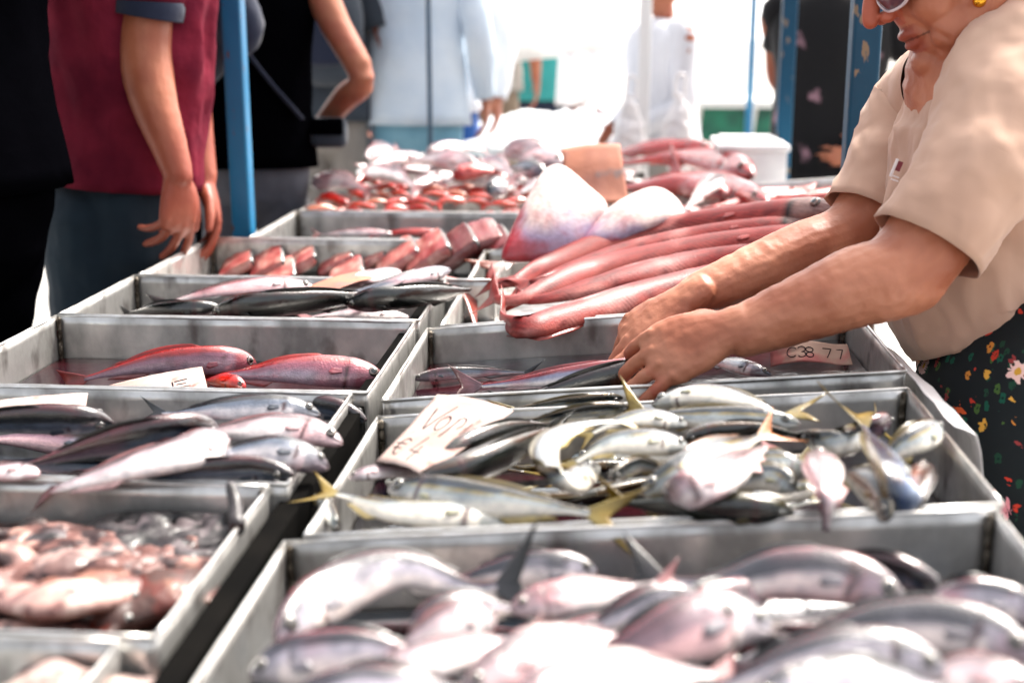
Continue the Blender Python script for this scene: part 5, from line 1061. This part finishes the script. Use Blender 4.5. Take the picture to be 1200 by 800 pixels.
    # eyes, sunglasses, earring
    for s in (-1, 1):
        b = bmesh.new(); ball(b, w(.078, s*.033, .006), .0125*hs); tinted('eye', b, M['eye'], root, lambda p, n: (.03, .02, .015) if n.dot(F_) > .9 else (.7, .68, .66))
        b = bmesh.new(); o_ = []
        for k in range(32):
            a = 2*math.pi*k/32; yy, zz = s*.036+.029*math.copysign(abs(math.cos(a))**.75, math.cos(a)), -.006+.0235*math.copysign(abs(math.sin(a))**.75, math.sin(a)); o_.append((yy, zz))
        def lp(yy, zz, r): return w(.1085-.9*max(0, abs(yy)-.03)**1.35*2.0-.0-.15*abs(zz+.006), yy, zz)
        rim = [lp(y_, z_, 1) for y_, z_ in o_]; loft(b, rim+rim[:2], [(.0028, .0022)]*34, n=8, cap=False); fr = part('glasses_frame', b, M['frame'], root)
        b = bmesh.new(); vs_ = [[b.verts.new(lp(s*.036+(y_-s*.036)*q, -.006+(z_+.006)*q, 1)+F_*(e_+.003*(1-q*q))) for y_, z_ in o_] for e_, q in ((.0, 1), (.0, .7), (.0, .35), (-.002, .35), (-.002, .7), (-.002, 1))]
        for r_ in range(5):
            if r_ == 2: continue
            for k in range(32): b.faces.new((vs_[r_][k], vs_[r_][(k+1) % 32], vs_[r_+1][(k+1) % 32], vs_[r_+1][k]))
        b.faces.new(vs_[2]); b.faces.new(vs_[3][::-1])
        for k in range(32): b.faces.new((vs_[5][k], vs_[5][(k+1) % 32], vs_[0][(k+1) % 32], vs_[0][k]))
        bmesh.ops.recalc_face_normals(b, faces=b.faces); subpart('lens', b, M['lens'], fr, root)
        b = bmesh.new(); limb(b, [lp(s*.064, .012, 1), w(.04, s*.080, .014), w(-.02, s*.088, .012)], [.003, .0035, .003], n=8); part('glasses_temple', b, M['frame'], root)
    b = bmesh.new(); limb(b, [w(.109, -.010, .008), w(.113, 0, .012), w(.109, .010, .008)], [.003, .003, .003], n=8); part('glasses_bridge', b, M['frame'], root)
    er = PY(1148, 1, 1.905); b = bmesh.new(); ball(b, er, .010); part('earring', b, M['gold'], root)
M['nail'] = mat('nail', S(206, 160, 146), .3, coat=.4)
M['badge_r'] = mat('badge_red', S(120, 44, 56), .7); M['badge_w'] = mat('badge_white', S(225, 215, 215), .7)
M['frame'] = mat('glasses_frame', S(214, 200, 206), .25, .2, coat=.5); M['lens'] = mat('glasses_lens', S(92, 62, 72), .12, 0, .4, coat=.15); M['gold'] = mat('gold', S(220, 160, 50), .25, 1)
# floral print
m = bpy.data.materials.new('floral_cloth'); m.use_nodes = True; t = m.node_tree; N, L = t.nodes, t.links; bs = N['Principled BSDF']; tc = N.new('ShaderNodeTexCoord'); bs.inputs['Roughness'].default_value = .8; bs.inputs['Specular IOR Level'].default_value = .2
base = (.010, .014, .016, 1); cur = None
def rampn(stops):
    r = N.new('ShaderNodeValToRGB'); r.color_ramp.interpolation = 'CONSTANT'; e = r.color_ramp.elements
    while len(e) > 1: e.remove(e[-1])
    e[0].position = 0; e[0].color = stops[0][1]
    for p, c in stops[1:]: q = e.new(p); q.color = c
    return r
wn = N.new('ShaderNodeTexNoise'); wn.inputs['Scale'].default_value = 120; L.new(tc.outputs['Object'], wn.inputs['Vector']); ad = N.new('ShaderNodeMix'); ad.data_type = 'RGBA'; ad.blend_type = 'LINEAR_LIGHT'; ad.inputs[0].default_value = .004
L.new(tc.outputs['Object'], ad.inputs[6]); L.new(wn.outputs['Color'], ad.inputs[7])
def layer(cur, scale, rad, ramp, centre, petal):
    v = N.new('ShaderNodeTexVoronoi'); v.inputs['Scale'].default_value = scale; v.inputs['Randomness'].default_value = .9; L.new(ad.outputs[2], v.inputs['Vector'])
    r = rampn(ramp); sx = N.new('ShaderNodeSeparateColor'); L.new(v.outputs['Color'], sx.inputs[0]); L.new(sx.outputs[0], r.inputs[0])
    # petals: radius modulated by angle about the cell centre
    sb = N.new('ShaderNodeVectorMath'); sb.operation = 'SUBTRACT'; L.new(ad.outputs[2], sb.inputs[0]); L.new(v.outputs['Position'], sb.inputs[1]); sp = N.new('ShaderNodeSeparateXYZ'); L.new(sb.outputs[0], sp.inputs[0])
    at_ = N.new('ShaderNodeMath'); at_.operation = 'ARCTAN2'; L.new(sp.outputs[0], at_.inputs[0]); L.new(sp.outputs[2], at_.inputs[1])
    mu = N.new('ShaderNodeMath'); mu.operation = 'MULTIPLY'; mu.inputs[1].default_value = petal; L.new(at_.outputs[0], mu.inputs[0]); cs = N.new('ShaderNodeMath'); cs.operation = 'COSINE'; L.new(mu.outputs[0], cs.inputs[0])
    md = N.new('ShaderNodeMath'); md.operation = 'MULTIPLY_ADD'; md.inputs[1].default_value = rad*.28; md.inputs[2].default_value = rad; L.new(cs.outputs[0], md.inputs[0])
    lt = N.new('ShaderNodeMath'); lt.operation = 'LESS_THAN'; L.new(v.outputs['Distance'], lt.inputs[0]); L.new(md.outputs[0], lt.inputs[1])
    al = N.new('ShaderNodeMath'); al.operation = 'MULTIPLY'; L.new(lt.outputs[0], al.inputs[0]); g1_ = N.new('ShaderNodeMath'); g1_.operation = 'GREATER_THAN'; g1_.inputs[1].default_value = .42; L.new(sx.outputs[1], g1_.inputs[0]); L.new(g1_.outputs[0], al.inputs[1])
    x = N.new('ShaderNodeMix'); x.data_type = 'RGBA'; L.new(al.outputs[0], x.inputs[0]); L.new(r.outputs[0], x.inputs[7])
    if cur is None: x.inputs[6].default_value = base
    else: L.new(cur, x.inputs[6])
    c2 = N.new('ShaderNodeMath'); c2.operation = 'LESS_THAN'; c2.inputs[1].default_value = rad*.34; L.new(v.outputs['Distance'], c2.inputs[0]); c3 = N.new('ShaderNodeMath'); c3.operation = 'MULTIPLY'; L.new(c2.outputs[0], c3.inputs[0]); L.new(g1_.outputs[0], c3.inputs[1])
    y = N.new('ShaderNodeMix'); y.data_type = 'RGBA'; L.new(c3.outputs[0], y.inputs[0]); L.new(x.outputs[2], y.inputs[6]); y.inputs[7].default_value = centre; return y.outputs[2]
cur = layer(None, 50, .30, [(0, S(24, 84, 66)), (.5, S(30, 66, 50)), (.8, S(70, 100, 50))], S(14, 40, 34), 2)
cur = layer(cur, 34, .26, [(0, S(214, 140, 60)), (.3, S(196, 60, 44)), (.6, S(224, 168, 70)), (.8, S(150, 60, 60))], S(120, 50, 30), 5)
cur = layer(cur, 17, .27, [(0, S(234, 226, 222)), (.25, S(206, 56, 46)), (.5, S(230, 150, 160)), (.7, S(222, 96, 50)), (.85, S(240, 200, 190))], S(214, 160, 60), 8)
L.new(cur, bs.inputs['Base Color']); M['floral'] = m
woman()

# --- man in the maroon polo shirt, seen from behind his right side
def polo_man():
    root = thing('person', (-1.28, 2.95, 0), 'man in maroon polo shirt and dark jeans, hands hanging by the left trays', 'person'); b = bmesh.new(); Y = 2.95; sc = 1.22
    E1 = PY(170, 62, 2.86); S1 = PY(176, -80, 2.90); W1 = PY(209, 205, 2.80)
    limb(b, [S1, S1.lerp(E1, .6), E1, PY(180, 118, 2.83), PY(196, 165, 2.81), W1], [.075, .062, .060, .052, .042, (.036, .032)], n=20, ref=(1, 0, 0))
    hand(b, PY(207, 205, 2.80), (-.05, -.04, -1), (.80, -.58, 0), True, [(28, 12, 6), (38, 14, 8), (50, 16, 8), (60, 20, 10)], sc, splay=(14, 5, -6, -16), thumb=(.8, .5, -.1))
    W2 = PY(238, 208, 3.06); E2 = PY(214, 70, 3.16); S2 = PY(200, -80, 3.15)
    limb(b, [S2, E2, E2.lerp(W2, .4), W2], [.07, .058, .050, .034], n=18, ref=(1, 0, 0)); hand(b, PY(239, 212, 3.06), (.22, -.1, -1), (.75, .35, .2), False, [(30, 26, 14)]*4, sc, thumb=(.7, .7, 0))
    T = [PY(150, 260, Y+.05), PY(146, 170, Y+.05), PY(148, 60, Y+.05), PY(150, -60, Y+.05), PY(152, -140, Y+.05)]; limb(b, T, [(.15, .15), (.14, .14), (.16, .15), (.16, .16), (.08, .12)], n=20, ref=(0, 1, 0))
    hp = T[0]; lg = []
    for s in (-1, 1): q = [hp+Vector((-.02+s*.05, s*.085, .02)), Vector((hp.x-.02+s*.06, hp.y+s*.09, .50)), Vector((hp.x-.02+s*.07, hp.y+s*.10, .08))]; lg.append(q); limb(b, q, [.09, .07, .045], n=14)
    nk = T[-1]; limb(b, [nk, nk+Vector((.03, .02, .16))], [.065, .062], n=14); headshape(b, nk+Vector((.06, .03, .24)), (.8, .5, -.35), (0, 0, 1), 1.15)
    bb = fuse(b, .0050, 3, disp=lambda p: .0007*fbm(p, 60, 2)); tinted('body', bb, M['skin_p'], root, lambda p, n: cmix(cmix(L3_(212, 170, 146), L3_(200, 152, 128), sst(-.2, .5, fbm(p, 9, 3))), L3_(196, 124, 110), .08+.35*sst(1.08, .90, p.z)*(1 if p.z > .6 else 0)))
    garment(root, 'shirt', [PY(150, -150, 2.99), PY(150, -110, 2.99), PY(148, -40, 2.99), PY(146, 60, 2.99), PY(144, 150, 2.99), PY(142, 214, 2.99)], [(.09, .09), (.17, .17), (.20, .18), (.20, .18), (.19, .18), (.188, .18)], M['polo'], n=100, ref=(0, 1, 0), folds=.026, fs=7, steps=7, seed=2)
    garment(root, 'sleeve', [PY(160, -110, 2.95), PY(174, -60, 2.90), PY(174, 10, 2.87)], [(.085, .085), (.085, .085), (.078, .078)], M['polo'], n=40, ref=(0, 1, 0), folds=.006, fs=12)
    garment(root, 'sleeve_cuff', [PY(174, 2, 2.87), PY(174, 9, 2.87), PY(173, 20, 2.87)], [(.0795, .0795), (.080, .080), (.079, .079)], M['navy'], n=40, ref=(0, 1, 0), folds=.002, fs=12)
    garment(root, 'sleeve', [PY(180, -110, 3.05), PY(204, -60, 3.12), PY(212, 8, 3.16)], [(.085, .085), (.08, .08), (.075, .075)], M['polo'], n=40, ref=(0, 1, 0), folds=.006, fs=12)
    b = bmesh.new()
    for q in lg: limb(b, q, [.105, .088, .075], n=18, steps=5)
    limb(b, [hp+Vector((-.02, 0, -.06)), hp+Vector((0, 0, .05)), hp+Vector((0, 0, .16))], [(.165, .165), (.165, .165), (.155, .155)], n=22, ref=(0, 1, 0)); bb = fuse(b, .008, 2, disp=lambda p: .007*noise.noise(Vector((p.x, p.y, p.z*1.3))*13)); part('jeans', bb, M['denim'], root)
    for s in (-1, 1): shoe(root, (hp.x-.02+s*.07, hp.y+s*.10), (.8, .5))
    b = bmesh.new(); ball(b, nk+Vector((.05, .025, .29)), (.12, .115, .115)); part('hair', b, M['hair_d'], root)
polo_man()
def X(px, py, y): return PY(px, py, y).x
M['blackprint'] = cloth('black_printed_cloth', S(5, 5, 9), S(8, 8, 12), col3=S(176, 136, 150), n3=7, mix3=(.60, .70))
hg = math.pi
# black clothed person at the left edge
human('person all in black standing at the left edge, before the polo shirt man', X(-62, 250, 2.40), 2.40, 1.86, math.radians(165), 'black', 'black', sleeve=.6, long_sleeve=True, build=1.42, voxel=.012, hair='hair_d',
      arms=[((.16, .24, 1.12), (.28, .04, 1.05), (.4, -1, 0), (1, .3, .3), None), ((.10, -.26, 1.12), (.26, -.04, .98), (.4, 1, 0), (1, -.3, .3), None)])
human('person in a navy jacket mostly hidden behind the maroon polo shirt', X(150, 100, 3.42), 3.42, 1.86, math.radians(80), 'navy', 'black', long_sleeve=True, build=1.0, voxel=.014,
      arms=[((.16, .24, 1.12), (.28, .04, 1.05), (.4, -1, 0), (1, .3, .3), None), ((.10, -.26, 1.12), (.26, -.04, .98), (.4, 1, 0), (1, -.3, .3), None)])
# woman in black top
r_, w_, R_ = human('woman in a sleeveless black top and grey jeans behind the wide blue post', X(292, 150, 3.85), 3.85, 1.66, math.radians(100), 'black', 'greyjean', sleeve=0, build=1.12, voxel=.010, hem=.50,
      arms=[((-.10, .30, 1.13), (.14, .20, .98), (.8, -.3, -.3), (0, 1, 0), None), ((-.10, -.36, 1.10), (.12, -.20, .92), (.7, .6, -.4), (-.2, -1, .2), None)])
b = bmesh.new(); pts = [w_(.02, .16, 1.44), w_(-.13, .06, 1.30), w_(-.135, -.06, 1.12), w_(-.10, -.17, .98)]; limb(b, pts, [(.018, .006)]*4, n=8); part('bag_strap', b, M['navy'], r_)
o = thing('shoulder_bag', w_(-.03, -.25, .93), 'small dark shoulder bag on the hip of the woman in the sleeveless black top', 'bag'); b = bmesh.new(); box(b, o.location, (.11, .06, .09), bev=.02); part('bag_body', b, M['charcoal'], o); b = bmesh.new(); box(b, o.location+Vector((0, -.034, .02)), (.10, .012, .05), bev=.005); part('flap', b, M['black'], o)
# crowd beyond
human('person with a dark grey backpack and pale trousers, left of the striped shirt', X(383, 100, 5.3), 5.3, 1.74, math.radians(95), 'charcoal', 'palegrey', sleeve=.5, voxel=.014)
o = thing('backpack', (X(383, 60, 5.1), 5.10, 1.25), 'dark grey backpack worn by the person in pale trousers', 'backpack'); b = bmesh.new(); limb(b, [o.location+Vector((0, 0, -.2)), o.location, o.location+Vector((0, 0, .18))], [(.13, .07), (.15, .10), (.11, .07)], ref=(0, 1, 0), n=18); part('bag_body', b, M['charcoal'], o); b = bmesh.new(); limb(b, [o.location+Vector((0, -.07, -.16)), o.location+Vector((0, -.10, -.04))], [(.10, .03), (.10, .03)], ref=(0, 1, 0), n=14); part('front_pocket', b, M['navy'], o)
human('person in pale blue shirt and light blue jeans, behind the thin dark post', X(468, 100, 4.9), 5.35, 1.82, math.radians(85), 'stripe', 'ltdenim', sleeve=.9, long_sleeve=True, build=1.12, voxel=.014, hem=.47)
human('person in a white shirt carrying a blue bag, right of the striped shirt', X(528, 100, 6.0), 6.0, 1.75, math.radians(250), 'whitecloth', 'blueb', voxel=.016, long_sleeve=True, build=.8)
human('person in beige trousers under the big white canvas', X(574, 100, 7.6), 7.6, 1.78, math.radians(90), 'palegrey', 'khaki', voxel=.016, build=1.0)
human('person in a turquoise top beyond the far ice', X(634, 100, 8.2), 8.2, 1.60, math.radians(100), 'teal', 'navy', voxel=.018)
human('person in a grey hoodie looking down, behind the white post', X(778, 100, 5.7), 5.75, 1.45, math.radians(200), 'hoodie', 'palegrey', voxel=.012, long_sleeve=True, build=1.45, hair='hair_d', headlook=(1, -.1, -.6),
      arms=[((.02, .30, 1.06), (.20, .16, .92), (.7, -.4, -.6), (0, 1, .3), None), ((.02, -.30, 1.06), (.22, -.14, .92), (.7, .3, -.6), (0, -1, .3), None)])
for i, (px, py, lab) in enumerate(((795, 148, 'crumpled white carrier bag held in front of the grey hoodie'), (738, 150, 'white carrier bag left of the white post'))):
    c = PY(px, py, 5.35); o = thing('carrier_bag', c, lab, 'plastic bag'); b = bmesh.new(); limb(b, [c+Vector((0, 0, -.14)), c+Vector((0, 0, -.07)), c+Vector((0, 0, .03)), c+Vector((0, 0, .12))], [(.045, .05), (.055, .075), (.04, .055), (.015, .02)], ref=(1, 0, 0), n=24, steps=5)
    bb = fuse(b, .01, 1, disp=lambda p: .014*noise.noise(p*16)+.006*noise.noise(p*40)); part('bag_body', bb, M['bag'], o)
    b = bmesh.new(); limb(b, [c+Vector((-.02, 0, .12)), c+Vector((-.01, 0, .20)), c+Vector((.02, 0, .20)), c+Vector((.02, 0, .12))], [.006]*4, n=8); part('bag_handle', b, M['bag'], o)
r_, w_, R_ = human('person in a black flower print shirt between two blue posts, hand on the belly', X(972, 100, 4.95), 4.95, 1.56, math.radians(-100), 'blackprint' if 'blackprint' in M else 'black', 'black', voxel=.009, build=1.28, sleeve=.35, hem=.44,
      arms=[((.0, .40, 1.06), (.20, .16, .84), (.15, -1, -.08), (1, .1, .1), [(6, 10, 6), (10, 12, 6), (14, 14, 8), (18, 14, 8)]), ((-.14, -.22, 1.12), (-.17, -.02, .98), (-.2, 1, 0), (-1, 0, .2), None)])

for px, y, h_, fc, top, bot, lab in ((404, 6.6, 1.70, 110, 'charcoal', 'charcoal', 'person in charcoal clothes just left of the striped shirt'),
                (664, 9.8, 1.6, 120, 'palegrey', 'wine', 'person in pale grey beyond the white plastic sheet')):
    human(lab, X(px, 100, y), y, h_, math.radians(fc), top, bot, voxel=.02)
